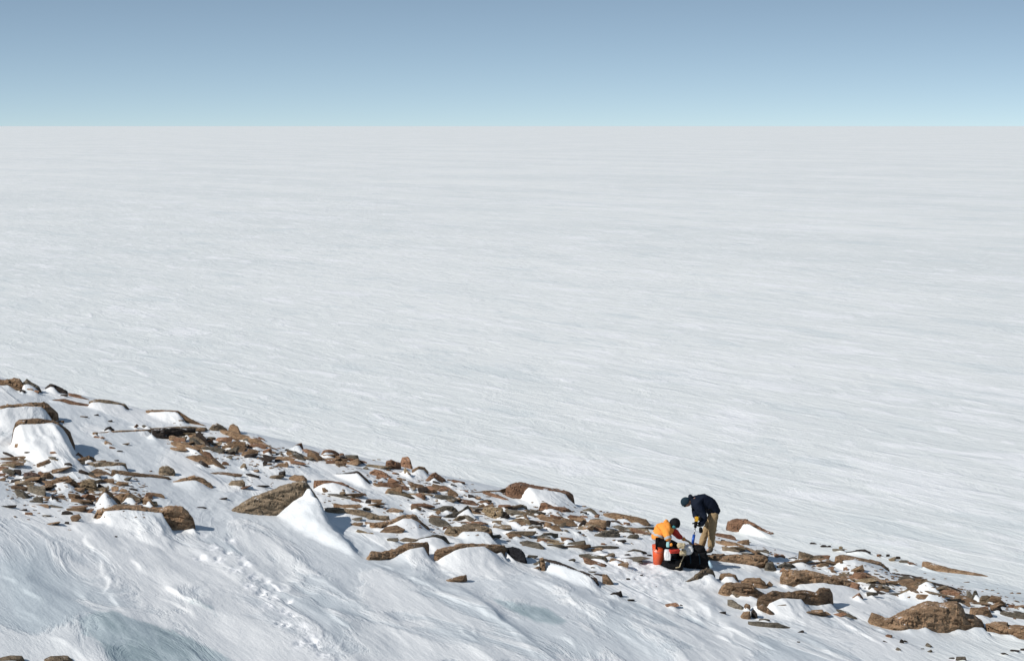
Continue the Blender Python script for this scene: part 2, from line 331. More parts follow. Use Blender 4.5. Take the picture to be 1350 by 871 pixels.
 ([(492,640),(500,636),(515,637),(535,641),(544,647)],[(492,643),(545,650)],[(492,641),(510,642),(528,644),(542,648)],'r',.4,'flat_rock','long reddish slab below the pair of skyline blocks'),
 ([(487,623),(494,619),(503,621),(515,628)],[(487,626),(516,631)],None,'r',.35,'flat_rock','reddish slab tapering right, left of the pair of skyline blocks'),
 ([(508,615),(509,608),(515,606),(522,609),(528,610),(529,617)],[(508,618),(529,619)],None,'r',.4,'boulder','left and rounder one of the pair of red-brown skyline blocks'),
 ([(527,611),(530,603),(537,602),(540,604),(544,617)],[(527,614),(544,619)],None,'r',.35,'boulder','right and taller one of the pair of red-brown skyline blocks'),
 ([(543,619),(552,615),(560,616),(565,622)],[(543,625),(565,626)],[(546,623),(552,618),(559,619),(563,624)],'b',.25,'rock','arched rock hugging a snow lump, right of the pair of skyline blocks'),
 ([(561,633),(568,625),(574,622),(582,628),(588,633)],[(561,635),(588,636)],[(568,634),(573,629),(578,634)],'r',.3,'rock','red-brown peaked rock on the skyline left of centre'),
 ([(636,648),(645,649),(660,654),(671,659)],[(636,652),(672,661)],None,'r',.3,'flat_rock','red-brown slab pointing right at the foot of the big snow-backed skyline rock'),
 ([(620,649),(640,647),(655,647),(668,643)],[(620,651),(668,650)],[(622,650),(640,649),(660,648)],'b',.2,'flat_rock','thin rock edge on the skyline running into the big snow-backed rock'),
 ([(665,653),(667,643),(675,639),(687,637),(700,640),(730,645),(750,649),(756,653),(758,664)],[(665,656),(759,667)],[(688,658),(692,648),(697,642),(715,645),(735,648),(746,651),(750,660)],'r',1.0,'boulder','big reddish skyline rock with a bare round head and snow over its long back'),
 ([(710,672),(713,664),(718,663),(730,668),(745,669),(756,675)],[(710,674),(757,678)],[(720,671),(728,670),(738,673)],'r',.35,'flat_rock','brown slab directly below the big snow-backed skyline rock'),
 ([(768,672),(778,670),(784,673),(788,678)],[(768,674),(788,680)],[(774,674),(779,673),(783,677)],'g',.2,'rock','small grey rock on the skyline right of the big snow-backed rock'),
 ([(795,677),(810,676),(830,680),(842,682),(852,685),(858,692)],[(795,681),(859,696)],[(816,684),(826,683),(832,690),(842,688),(850,693)],'b',.5,'flat_rock','long brown skyline slab reaching to the seated worker'),
 ([(783,706),(795,700),(805,698),(815,700),(818,708)],[(783,708),(818,709)],None,'g',.35,'flat_rock','curved olive slab on the slope left of the seated worker'),
 ([(685,715),(695,713),(710,716),(718,722)],[(686,718),(719,726)],None,'g',.4,'flat_rock','smooth dark olive slab just above the jet black rock'),
 ([(706,710),(715,704),(725,702),(736,704)],[(706,712),(736,708)],[(710,710),(718,706),(728,705)],'g',.2,'rock','thin bow of rock right of the smooth olive slab'),
 ([(741,715),(746,709),(755,710),(762,718)],[(741,718),(763,720)],[(744,715),(748,711),(754,712),(759,717)],'r',.2,'rock','thin reddish rock hoop over a round snow lump'),
 ([(779,721),(790,720),(805,720),(816,721)],[(779,723),(816,724)],None,'g',.3,'flat_rock','narrow level olive slab in the middle of the snow left of the bucket'),
 ([(763,731),(775,730),(790,732),(799,734),(803,741)],[(763,735),(803,743)],[(772,739),(778,741),(786,736),(796,737),(801,741)],'g',.35,'flat_rock','olive slab curved over churned snow, below the narrow level one'),
 ([(825,728),(835,724),(845,725),(853,729)],[(825,730),(853,731)],[(828,728),(836,726),(846,727)],'g',.2,'rock','thin olive arch of rock just left of the orange bucket'),
 ([(716,736),(740,743),(765,752),(778,757),(787,763),(790,771)],[(716,748),(791,775)],[(716,738),(740,744),(765,753),(777,758),(784,765),(787,772)],'d',.4,'flat_rock','dark hairline rock edge capping a large smooth snow block in the lower slope'),
 ([(711,736),(716,735),(719,742),(719,753)],[(711,752),(720,754)],None,'b',.2,'rock','narrow upright brown stone at the left end of the hairline edge'),
 ([(794,758),(799,757),(805,764),(809,770)],[(795,770),(809,772)],None,'b',.25,'rock','brown wedge-shaped stone at the right end of the smooth snow block'),
 ([(803,785),(809,781),(815,781),(819,779),(821,786)],[(803,787),(821,788)],[(804,785),(810,783),(815,784)],'d',.2,'rock','dark stone on top of a round snow dome'),
 ([(908,732),(926,731),(950,732),(985,731),(1008,733),(1013,737),(1007,749)],[(908,736),(1010,751)],[(908,736),(926,737),(960,741),(985,744),(1000,747)],'b',.6,'flat_rock','long log-like brown slab the standing worker stands on'),
 ([(902,768),(915,760),(925,752),(932,749),(940,752),(943,759)],[(902,770),(943,764)],[(908,768),(918,765),(926,762),(932,756),(940,757)],'t',.3,'flat_rock','light brown stick-shaped rock in front of the black rucksack'),
 ([(948,762),(950,756),(962,756),(970,758),(974,766)],[(948,766),(974,768)],[(954,765),(957,760),(967,760),(971,765)],'b',.3,'rock','low brown arch of rock framing a snow pillow, below the long log-like slab'),
 ([(946,783),(952,773),(957,769),(975,769),(992,770),(994,775),(1008,784)],[(946,785),(1009,789)],None,'b',.6,'boulder','flat brown rock pointed at its left end, below the framed snow pillow'),
 ([(976,768),(985,763),(1002,762),(1008,767),(1013,775)],[(976,772),(1013,777)],None,'b',.4,'boulder','rounded brown rock right behind the flat pointed one'),
 ([(997,797),(999,789),(1010,783),(1018,779),(1035,783),(1055,779),(1075,782),(1080,777),(1094,777),(1098,783),(1099,796)],[(997,806),(1100,803)],[(997,797),(1004,803),(1011,806),(1015,795),(1030,788),(1056,789),(1061,796),(1080,798),(1097,795)],'b',.7,'boulder','long brown rock with a knobbed right end above a big smooth snow face'),
 ([(998,800),(1005,797),(1013,802),(1020,809),(1030,813)],[(998,809),(1030,814)],None,'b',.3,'rock','jagged brown stone tucked under the left end of the knobbed rock'),
 ([(986,820),(1000,820),(1012,822),(1025,822),(1042,828)],[(988,825),(1042,830)],None,'g',.4,'flat_rock','ragged olive slab lowest on the slope under the knobbed rock'),
 ([(959,791),(965,791),(973,796),(980,800),(979,804)],[(960,797),(980,808)],None,'g',.3,'rock','olive stone slanting right in the small cluster below the flat pointed rock'),
 ([(976,813),(980,807),(989,806),(990,814)],[(976,815),(990,817)],None,'b',.3,'rock','squat brown stone at the bottom of the small cluster'),
 ([(990,808),(993,803),(998,809),(999,815)],[(990,814),(999,817)],None,'d',.25,'rock','dark stone paired with the squat brown one'),
 ([(957,696),(959,688),(968,685),(985,685),(995,690),(1005,697),(1020,703)],[(957,700),(1020,705)],[(976,700),(979,696),(981,690),(988,690),(997,696),(1010,702)],'r',.5,'boulder','lone reddish rock on the skyline right of the standing worker'),
 ([(943,713),(955,713),(970,716),(985,722),(998,727),(1013,734)],[(943,717),(1014,738)],[(943,716),(960,720),(968,719),(974,719),(985,725),(996,730)],'b',.4,'flat_rock','long brown slab slanting down right behind the standing worker'),
 ([(972,714),(980,712),(988,712),(987,718)],[(972,716),(988,719)],None,'b',.2,'rock','small triangular rock behind the slanting slab'),
 ([(949,716),(951,711),(956,712),(957,717)],[(949,717),(957,718)],None,'k',.15,'rock','black fist-sized lump beside the trouser legs of the standing worker'),
 ([(1007,752),(1010,742),(1019,741),(1024,752)],[(1007,753),(1024,754)],None,'g',.4,'rock','olive block at the right end of the long log-like slab'),
 ([(1024,747),(1034,742),(1042,743),(1049,747)],[(1024,750),(1049,750)],None,'g',.4,'rock','flattish olive rock right of the olive block'),
 ([(1028,763),(1032,752),(1050,752),(1075,755),(1095,760),(1110,763),(1126,768),(1135,776)],[(1030,774),(1136,779)],[(1036,770),(1048,775),(1054,770),(1075,768),(1090,768),(1115,772),(1130,776)],'b',.7,'boulder','very long brown rock with a dark left end, near the right skyline'),
 ([(1052,737),(1053,727),(1060,729),(1072,733),(1082,733),(1090,737),(1102,743)],[(1053,741),(1103,746)],[(1056,739),(1070,738),(1082,737),(1092,741)],'t',.4,'rock','tan wedge with a blunt left end standing near the skyline'),
 ([(1100,741),(1101,734),(1112,733),(1125,735),(1150,740),(1165,744),(1173,752)],[(1101,748),(1174,756)],[(1104,742),(1112,738),(1125,737),(1150,742),(1162,746),(1170,752)],'b',.7,'boulder','blunt brown rock with a long snow dome on its right side, near the skyline'),
 ([(1115,728),(1130,725),(1140,724),(1148,728)],[(1115,730),(1149,731)],[(1120,728),(1133,726),(1143,727)],'d',.2,'flat_rock','thin skyline rim of rock on a low white hump, right side'),
 ([(1176,755),(1200,758),(1222,764),(1222,768)],[(1176,757),(1222,769)],[(1180,757),(1200,760),(1216,765)],'d',.2,'flat_rock','dark hairline rock edge left of the white snow pyramid'),
 ([(1228,767),(1240,770),(1256,774),(1268,779)],[(1228,769),(1268,782)],None,'d',.15,'flat_rock','dark hairline rock edge running right from the white snow pyramid'),
 ([(1186,783),(1205,772),(1221,765),(1229,767),(1237,778),(1243,791)],[(1186,789),(1245,793)],[(1188,783),(1205,774),(1221,766),(1228,768),(1235,779),(1241,790)],'o',.4,'rock','rock buried in a white snow pyramid, only its ochre edge showing'),
 ([(1195,788),(1207,786),(1216,783),(1228,782),(1231,790)],[(1195,790),(1231,794)],None,'g',.3,'flat_rock','grey slab across the foot of the white snow pyramid'),
 ([(1144,819),(1149,808),(1158,811),(1168,815),(1177,817)],[(1144,823),(1178,832)],None,'b',.5,'boulder','square brown knob on the left of the largest boulder'),
 ([(1160,822),(1177,816),(1190,809),(1208,800),(1222,795),(1240,798),(1252,795),(1262,795),(1269,802),(1273,812),(1285,815),(1295,822),(1300,832)],[(1160,832),(1301,836)],[(1163,829),(1175,837),(1184,837),(1189,832),(1198,828),(1210,829),(1220,826),(1228,831),(1238,835),(1252,835),(1264,829),(1275,831),(1286,826),(1297,827)],'b',1.3,'boulder','largest humped brown boulder at bottom right with deep snow against its front'),
 ([(1278,808),(1279,802),(1290,802),(1304,804),(1309,813)],[(1278,812),(1310,815)],[(1283,811),(1293,809),(1302,812),(1306,815)],'b',.4,'rock','squarish brown rock right behind the largest boulder'),
 ([(1258,787),(1264,785),(1275,787),(1290,794)],[(1258,793),(1291,797)],None,'b',.5,'rock','brown rock near the skyline above the largest boulder'),
 ([(1280,790),(1284,779),(1287,778),(1291,788)],[(1280,792),(1291,792)],[(1284,789),(1287,782),(1290,788)],'g',.2,'rock','pointed rock with a white snow face on the right skyline'),
 ([(1291,791),(1294,786),(1302,786),(1315,789),(1326,796)],[(1292,797),(1327,799)],[(1300,796),(1306,792),(1316,794)],'t',.4,'flat_rock','tan slab on the right skyline, tapering right'),
 ([(1299,824),(1310,821),(1328,821),(1329,825),(1358,828)],[(1300,834),(1358,846)],[(1300,832),(1312,833),(1322,836),(1335,836),(1345,842),(1358,845)],'b',.7,'boulder','long flat brown rock cut by the right edge of the picture, lower of two'),
 ([(1314,809),(1325,806),(1340,807),(1358,811)],[(1316,811),(1358,818)],None,'g',.5,'flat_rock','greenish flat rock cut by the right edge of the picture, upper of two'),
 ([(1308,804),(1314,799),(1319,800),(1322,806)],[(1308,807),(1322,808)],[(1312,805),(1316,803),(1319,806)],'d',.2,'rock','small dark ring-like rock round a spot of snow near the right edge'),
 ([(1215,745),(1216,741),(1222,741),(1250,749),(1285,756),(1300,759),(1310,763)],[(1216,749),(1311,764)],[(1217,746),(1232,753),(1255,758),(1275,761),(1300,762)],'b',.5,'boulder','long dark beam of rock lying alone on the snow beyond the right skyline'),
 ([(1100,804),(1108,804),(1118,808),(1130,815)],[(1100,808),(1131,818)],None,'g',.3,'rock','flaky olive stone right of the knobbed rock'),
 ([(1122,789),(1128,784),(1133,781),(1138,788)],[(1122,790),(1138,791)],[(1127,788),(1132,784),(1136,788)],'r',.2,'rock','small hooked reddish stone in open snow below the very long brown rock'),
 ([(123,684),(128,673),(150,667),(185,666),(205,672),(222,668),(232,667),(241,669),(248,674),(256,686),(258,695)],[(123,689),(259,702)],[(130,684),(136,682),(138,673),(165,671),(200,674),(215,675),(217,684),(219,702),(224,706),(232,707),(246,700),(257,696)],'b',.7,'boulder','long brown ledge above fluted snow in the left foreground, bare at its right end'),
 ([(56,641),(68,634),(80,630),(90,627),(100,635),(110,648)],[(56,644),(111,650)],[(62,643),(76,636),(88,634),(96,640),(104,647)],'b',.3,'flat_rock','arched brown slab in the middle of the left rubble'),
 ([(105,640),(109,633),(118,631),(126,633),(128,638),(118,647)],[(105,645),(125,648)],None,'o',.4,'boulder','yellow-brown square block in the middle of the left rubble'),
 ([(124,665),(132,652),(139,644),(148,652),(160,664)],[(124,667),(161,667)],[(129,663),(134,653),(139,648),(147,655),(156,664)],'b',.3,'rock','dark brown frame of rock round a bright snow triangle in the left rubble'),
 ([(154,658),(160,651),(170,649),(180,655),(188,662)],[(154,663),(188,665)],[(163,663),(167,657),(173,653),(178,659),(182,663)],'b',.35,'rock','brown rock with a small snow peak, right of the bright snow triangle'),
 ([(186,662),(190,656),(195,654),(201,661),(206,670)],[(186,667),(207,671)],[(193,667),(197,660),(202,667)],'b',.25,'rock','last brown rock at the right end of the left rubble'),
 ([(29,643),(40,641),(60,642),(60,648),(52,655)],[(33,647),(60,657)],None,'g',.4,'flat_rock','olive slab tilted down right in the left rubble near the picture edge'),
 ([(30,632),(32,623),(42,622),(52,626),(55,631)],[(30,635),(55,637)],None,'p',.4,'boulder','pinkish block at the left of the left rubble'),
 ([(52,630),(58,623),(65,622),(71,628)],[(52,632),(71,632)],None,'b',.4,'rock','brown block right of the pinkish block'),
 ([(-6,870),(14,866),(29,866),(33,873)],[(-6,876),(34,876)],[(-6,873),(12,871),(24,871),(27,875)],'t',.5,'rock','tan rock just showing at the bottom left corner'),
 ([(58,871),(66,867),(80,866),(90,867),(97,873)],[(58,876),(98,876)],[(66,874),(72,872),(86,871),(91,874)],'t',.5,'rock','second tan rock at the bottom edge, right of the corner one'),
]
# small stones: centre x, centre y, width, height, slant, tint
SM = """193 562 10 5 0 g;262 567 14 5 0 b;295 580 20 7 0 r;315 585 22 8 15 b;338 588 22 6 10 r;240 588 14 8 20 b;275 602 18 9 35 r
288 613 20 6 45 b;297 611 9 6 20 r;302 603 10 4 0 g;330 601 16 6 -10 d;322 615 8 8 -40 t;350 611 6 8 0 d;352 595 10 9 0 r;353 602 14 5 30 d
336 621 10 3 0 b;332 627 16 4 10 d;301 626 42 3 0 b;312 637 20 9 5 t;320 643 20 4 -20 r;345 641 16 3 0 d;372 624 8 10 0 d;364 629 16 6 -5 t
383 597 10 7 -10 b;375 605 28 5 -3 b;393 611 20 5 10 r;435 600 16 4 0 b;430 607 40 4 2 b;452 612 10 5 0 r;441 610 18 5 15 r
418 637 9 8 0 r;430 642 22 4 -3 r;452 651 7 7 0 t;468 659 15 3 5 r;485 661 7 6 0 d;500 668 12 3 0 d;483 671 9 5 0 g;469 685 18 3 -5 g;470 691 14 5 -10 b
503 630 12 5 15 r;500 616 34 4 3 o;537 621 8 11 0 o;550 640 20 7 10 b;567 647 18 6 0 b;585 644 20 5 8 r;605 635 16 4 15 r;557 667 30 6 5 r;548 670 12 6 0 b
617 663 30 5 15 r;575 676 12 6 -40 b;655 689 11 5 0 t;663 695 22 6 5 t;640 662 12 4 10 r;630 675 8 6 40 d;665 668 16 5 0 r
725 683 28 10 5 b;745 690 28 8 5 b;757 682 16 6 10 r;787 690 24 12 0 b;790 697 14 7 0 r;768 690 8 12 20 d;802 690 6 10 10 d;703 675 8 8 0 g;695 682 6 12 0 b
733 696 12 9 45 b;722 693 10 6 0 r;787 680 6 5 0 r;715 713 12 6 15 r;678 706 18 5 10 b;754 738 11 4 0 g;703 734 15 4 0 g;822 744 18 6 0 b;840 740 14 4 12 g
827 731 6 3 0 d;708 743 12 5 -25 g;708 749 8 4 -20 b;832 791 9 3 0 d;887 798 16 5 -5 r;900 798 6 3 20 d;820 713 10 4 5 d;838 702 12 4 25 r;850 705 14 3 -5 g
795 717 6 3 0 r;872 735 8 3 0 g;930 757 8 6 40 d;958 709 26 4 8 r;1007 727 20 4 10 g;1028 733 14 4 5 r;1045 736 14 3 5 d;1030 753 12 4 -35 r
1085 745 18 6 8 b;1095 750 10 5 -30 r;1100 754 10 4 30 b;1115 750 8 6 -30 r;1133 760 16 10 0 r;1150 766 26 8 5 b;1170 767 24 6 3 b;1128 772 12 9 20 r;1150 773 10 9 0 g
1140 757 12 6 0 r;1195 763 20 8 5 g;1210 765 22 6 8 b;1204 770 14 4 -10 g;1150 783 14 6 0 g;1163 782 12 4 20 d;1180 785 30 3 -6 g;1118 764 18 6 10 b
1262 783 12 6 0 r;1254 780 10 5 0 r;1244 776 14 4 10 g;1270 796 20 6 5 b;1242 787 10 3 10 r;1248 796 8 4 0 g;1335 799 10 5 0 r;1345 800 12 5 0 b;1295 808 8 4 20 b
1159 732 6 4 0 r;1171 732 5 4 0 d;1177 737 9 6 0 o;1184 735 6 5 0 d;1192 740 12 4 5 g;1203 743 12 3 12 r;1072 716 8 3 10 d;1086 720 9 3 12 d;1093 720 6 3 0 d;1107 725 16 3 6 g;1109 722 5 4 0 o
1225 851 8 5 35 g;1226 858 6 4 -20 g;1185 856 7 4 35 g;1189 845 5 6 0 d;1194 845 5 3 20 d;1268 868 12 6 0 g;1256 868 8 3 0 d;1325 862 10 3 25 d;1340 858 14 3 10 d;1349 856 6 4 0 d
1172 838 8 4 0 r;1167 845 5 3 0 d;1008 817 14 4 0 g;953 808 10 4 -8 d;985 800 8 8 20 b;1014 770 8 8 -40 b;1055 833 14 2 -18 d;1053 846 4 2 0 d;1216 855 4 2 0 d
72 655 8 10 0 d;60 655 14 5 -10 b;45 661 20 3 0 g;50 668 24 4 -5 b;73 667 16 5 0 g;100 671 22 8 0 b;100 683 12 10 0 b;88 676 14 6 0 d;118 674 12 7 -10 r;38 677 10 5 0 r
11 668 24 3 0 d;30 672 10 3 0 d;62 680 12 3 0 g;68 691 24 3 -6 b;5 618 14 7 0 r;10 622 16 8 10 g;22 623 12 7 0 d;142 634 20 7 5 b;160 638 14 6 8 b;110 623 14 6 20 d
125 627 20 5 0 b;97 654 14 8 20 b;112 660 24 5 15 d;152 645 10 8 0 b;162 647 10 5 0 b;133 641 10 4 30 d;24 611 12 5 0 g;10 599 14 4 20 d;70 604 8 5 0 g;90 612 10 5 0 d
40 640 12 5 0 o;20 634 16 5 -10 d;2 632 10 4 -20 b;70 597 8 5 0 r;154 607 6 2 0 d;38 597 12 3 10 g;88 689 6 4 0 d;153 707 4 2 0 d;82 654 10 4 0 b;120 650 12 5 20 b
130 657 8 4 0 r;108 610 10 4 -10 g;175 645 10 3 10 d;80 556 10 3 -10 b;110 549 10 2 0 b;127 547 7 2 0 d;145 555 5 3 0 d;126 572 7 6 0 b;127 576 8 3 20 r;142 585 12 3 25 b;148 591 10 2 15 r
166 585 8 2 0 b;158 595 8 2 0 d;178 562 8 4 -35 r;135 577 8 3 25 r;293 658 14 3 -5 d;265 669 12 2 5 d;40 514 8 5 0 b;48 516 8 4 10 r;30 516 8 5 20 d;84 521 10 3 0 d;102 522 12 4 12 r
278 578 10 5 0 g;308 578 12 4 10 b;268 612 14 5 30 d;284 590 8 5 0 r;325 580 10 5 20 g;345 579 10 4 20 r;360 596 8 4 20 b;368 598 8 4 0 g;378 593 6 4 0 d;366 607 8 3 0 d
407 605 12 4 0 g;420 603 10 4 10 d;412 600 8 4 0 r;447 606 8 3 0 d;478 611 8 3 45 d;482 617 6 5 -30 g;521 624 8 3 10 r;530 632 12 3 12 b;575 636 10 3 10 d;598 640 8 3 20 d
612 647 10 3 5 r;622 655 12 3 20 d;645 660 8 3 10 g;590 657 10 3 0 r;600 656 6 3 0 d;612 690 8 4 0 g;628 686 6 4 30 d;640 690 6 3 30 g;680 675 12 4 10 r;690 668 10 5 20 g
700 688 10 4 0 b;713 690 8 4 0 d;738 682 8 4 0 p;770 681 10 4 0 r;775 697 12 5 0 b;812 688 12 3 5 d;826 690 8 4 0 r;745 700 10 3 0 g;762 702 8 3 -10 d;770 676 8 3 0 d
868 744 5 2 0 d;846 758 4 2 0 d;828 763 5 3 0 d;856 732 6 3 0 d;798 745 5 3 35 d;782 748 5 2 0 g;790 758 12 3 10 d;782 754 10 2 0 g;600 762 1 1 0 d"""
TXT = SM.replace('\n', ';').split(';')
SMALL = [tuple(float(v) if i < 5 else v for i, v in enumerate(s.split())) for s in TXT if s.strip()][:-1]

# anchor the drawn rocks on the smooth slope, pile the drifts, then settle the rest on the final snow
anch = []
for (top, feet, crest, tint, dep, nm, lab) in RK:
    P0 = cast(*feet[0], fn=smoothbase); P1 = cast(*feet[1], fn=smoothbase)
    if abs(P1.y - P0.y) > .9 * (P1.x - P0.x):          # keep the face roughly towards the open slope
        m = (P0.y + P1.y) / 2; s = .45 * (P1.x - P0.x) * (1 if P1.y > P0.y else -1)
        y0, y1 = m - s, m + s
        P0 = Vector((ray(*feet[0]).x * y0, y0, 0)); P1 = Vector((ray(*feet[1]).x * y1, y1, 0))
    anch.append((P0, P1))
def at_line(P0, P1, x0, x1, px, py):
    u = (px - x0) / (x1 - x0); y = P0.y + (P1.y - P0.y) * u
    d = ray(px, py); return u, Vector((d.x * y, y, CAM_H + d.z * y))
CALM = np.zeros_like(Z0)
for k, ((top, feet, crest, tint, dep, nm, lab), (P0, P1)) in enumerate(zip(RK, anch)):
    i0, i1 = np.searchsorted(XS, [P0.x - .8, P1.x + .8]); j0, j1 = np.searchsorted(YS, [min(P0.y, P1.y) - 1, max(P0.y, P1.y) + 1])
    x = GX[j0:j1, i0:i1] - P0.x; y = GY[j0:j1, i0:i1] - P0.y; ex, ey = P1.x - P0.x, P1.y - P0.y
    q = np.clip((x * ex + y * ey) / (ex * ex + ey * ey + 1e-6), 0, 1); d = np.hypot(x - q * ex, (y - q * ey) * .7)
    CALM[j0:j1, i0:i1] = np.maximum(CALM[j0:j1, i0:i1], np.exp(-(d / .35) ** 2))
    if not crest: continue
    us, hs = [], []
    for (px, py) in mono(crest):
        u, P = at_line(P0, P1, feet[0][0], feet[1][0], px, py)
        us.append(u); hs.append(max(.0, P.z - float(base(P.x, P.y))))
    bank(P0, P1, us, hs, k=3.0 if (P1.x - P0.x) < .7 else (5.0 if 'large tan wedge' in lab and dep == .9 else 4.6), seed=k)
sm_anchor = []
for (cx, cy, ww, hh, an, ti) in SMALL:
    P = cast(cx, cy + hh * .5, fn=smoothbase)
    if ww >= 7:
        wm = ww * P.y / F; hm = hh * P.y / F
        r = random.Random(int(cx * 31 + cy))
        if r.random() < .7:
            a = r.uniform(.05, .4)
            bank(Vector((P.x - wm / 2, P.y, 0)), Vector((P.x + wm / 2, P.y + r.uniform(-.1, .1), 0)),
                 [a, a + .25, min(.98, a + .55)], [hm * .5, hm * .75, hm * .3], k=2.8, seed=int(cx))
# further slabs of the belt, where the photograph shows them crowded together
rx = random.Random(21); EXTRA = []
for (n, a, b, hw) in [(28, (5, 615), (205, 665), 16), (13, (228, 578), (368, 604), 7), (7, (375, 600), (470, 610), 4), (8, (415, 650), (530, 672), 8), (15, (500, 640), (640, 665), 9),
                      (9, (570, 690), (700, 705), 8), (16, (650, 675), (850, 702), 9), (13, (700, 712), (850, 738), 10), (7, (940, 770), (1110, 812), 8), (5, (480, 690), (560, 720), 10), (9, (960, 718), (1110, 752), 6), (17, (1105, 760), (1340, 802), 7)]:
    for i in range(n):
        q = rx.random(); cx = a[0] + (b[0] - a[0]) * q + rx.gauss(0, 4); cy = a[1] + (b[1] - a[1]) * q + rx.gauss(0, hw * .7)
        ww = rx.uniform(14, 44); hh = rx.uniform(3, 7); EXTRA.append((cx, cy, ww, hh, rx.uniform(-12, 22), rx.choice('bbtrgbob')))
        P = cast(cx, cy + hh * .5, fn=smoothbase); wm = ww * P.y / F; hm = hh * P.y / F; f0 = rx.uniform(.05, .35)
        bank(Vector((P.x - wm / 2, P.y, 0)), Vector((P.x + wm / 2, P.y + rx.uniform(-.1, .1), 0)), [f0, f0 + .3, min(.98, f0 + .6)], [hm * .6, hm * .95, hm * .4], k=3.4, seed=int(cx))
# footprints, trodden snow
FR = np.zeros_like(Z0)
def dent(px, py, rx, ry, h):
    P = cast(px, py, fn=smoothbase)
    i0, i1 = np.searchsorted(XS, [P.x - rx * 3, P.x + rx * 3]); j0, j1 = np.searchsorted(YS, [P.y - ry * 3, P.y + ry * 3])
    x = GX[j0:j1, i0:i1] - P.x; y = GY[j0:j1, i0:i1] - P.y
    q = (x / rx) ** 2 + (y / ry) ** 2
    n = ridged(GX[j0:j1, i0:i1] / .16 + px, GY[j0:j1, i0:i1] / .3 + py, 2, 31)
    Z0[j0:j1, i0:i1] += h * np.exp(-q * .9) * (-.35 + .9 * n) - h * .5 * np.exp(-q * 3)
    FR[j0:j1, i0:i1] = np.maximum(FR[j0:j1, i0:i1], np.clip(1.5 * np.exp(-q * .8) + .5 * n - .35, 0, 1))
rf = random.Random(3)
for (px, py) in [(283,722),(300,728),(290,738),(322,744),(310,752),(333,760),(352,765),(345,782),(360,787),(378,792),(372,806),(385,812),(375,825),(398,830),(408,846),(392,852),(418,852),(428,864),(330,772),(318,735),(365,775),(270,705),(305,712),(268,735),(352,800)]:
    dent(px + rf.uniform(-3, 3), py, rf.uniform(.10, .16), rf.uniform(.22, .38), rf.uniform(.04, .065))
for k in range(150):
    px = rf.gauss(838, 32); py = 752 + (px - 838) * .25 + rf.gauss(0, 17)
    dent(px, py, rf.uniform(.05, .12), rf.uniform(.1, .22), rf.uniform(.006, .022))
for k in range(70):
    px = rf.gauss(880, 60); py = 738 + rf.gauss(0, 12)
    dent(px, py, rf.uniform(.05, .1), rf.uniform(.1, .2), rf.uniform(.006, .018))
# steps in the wind crust of the foreground: (polyline, height)
def crustline(pts, h, wid):
    P = [cast(*q, fn=smoothbase) for q in pts]
    xs = [p_.x for p_ in P]; ys = [p_.y for p_ in P]
    i0, i1 = np.searchsorted(XS, [min(xs) - 1, max(xs) + 1]); j0, j1 = np.searchsorted(YS, [min(ys) - 2, max(ys) + 2])
    x = GX[j0:j1, i0:i1]; y = GY[j0:j1, i0:i1]
    best = np.full(x.shape, 1e9); sg = np.zeros(x.shape)
    for a, b in zip(P[:-1], P[1:]):
        ex, ey = b.x - a.x, b.y - a.y; l2 = ex * ex + ey * ey
        q = np.clip(((x - a.x) * ex + (y - a.y) * ey) / l2, 0, 1)
        dx = x - a.x - q * ex; dy = y - a.y - q * ey; d = np.hypot(dx, dy)
        s = np.sign(ex * dy - ey * dx); m = d < best; best = np.where(m, d, best); sg = np.where(m, s, sg)
    n = .08 * vn(x / .3, y / .5, 5)
    d = best * sg + n
    fade = np.clip(np.minimum((x - min(xs)) / .8 + .1, (max(xs) - x) / .8 + .1), 0, 1)
    Z0[j0:j1, i0:i1] += fade * h * 1.4 * np.where(d > 0, np.exp(-d / wid), 0) * np.clip(d / .05, 0, 1) * (.55 + .9 * vn(x / .5, y / .9, 15))
crustline([(78,688),(105,708),(122,730),(136,760),(140,785),(155,805),(180,822)], 0.027, .9)
crustline([(165,728),(185,755),(215,775),(260,800),(300,815)], 0.049, .8)
crustline([(20,690),(60,730),(95,770),(110,800)], 0.015, .6)
crustline([(340,748),(375,770),(420,805),(470,838),(520,858)], 0.038, 1.2)
crustline([(440,700),(500,745),(560,775),(640,815),(700,850)], 0.038, 1.5)
crustline([(690,765),(740,790),(800,828),(850,860)], 0.038, 1.2)
crustline([(850,775),(900,800),(960,830),(1040,868)], 0.038, 1.1)
crustline([(1075,805),(1120,830),(1180,862)], 0.038, 1.0)
crustline([(560,715),(580,750),(620,775),(650,800)], 0.030, .8)
rc = random.Random(77)
for k in range(46):
    px = rc.uniform(-20, 1150); py = 700 + max(0, px - 250) * .105 + rc.uniform(0, 1) ** .8 * 150
    if py > 868: continue
    ln = rc.uniform(30, 130); pts = [(px, py)]
    for j in range(4):
        sl = rc.uniform(.35, .95); pts.append((pts[-1][0] + ln / 4, pts[-1][1] + ln / 4 * sl))
    crustline(pts, rc.uniform(.012, .04), rc.uniform(.2, .8))
crustline([(880,790),(940,815),(985,845)], 0.019, .6)
BZ = base(np.clip(GX, -120, 120), np.clip(GY, -50, 200))
ZT = np.where(NEAR, BZ + (Z0 - BZ) * (1 - np.clip(np.maximum(DZ / .10, CALM), 0, .92)) + DZ, Z0)
ZT = np.where(DZ > .02, ZT + .012 * ridged(GX / .35, GY / .8, 2, 77) * np.clip(DZ / .1, 0, 1), ZT)

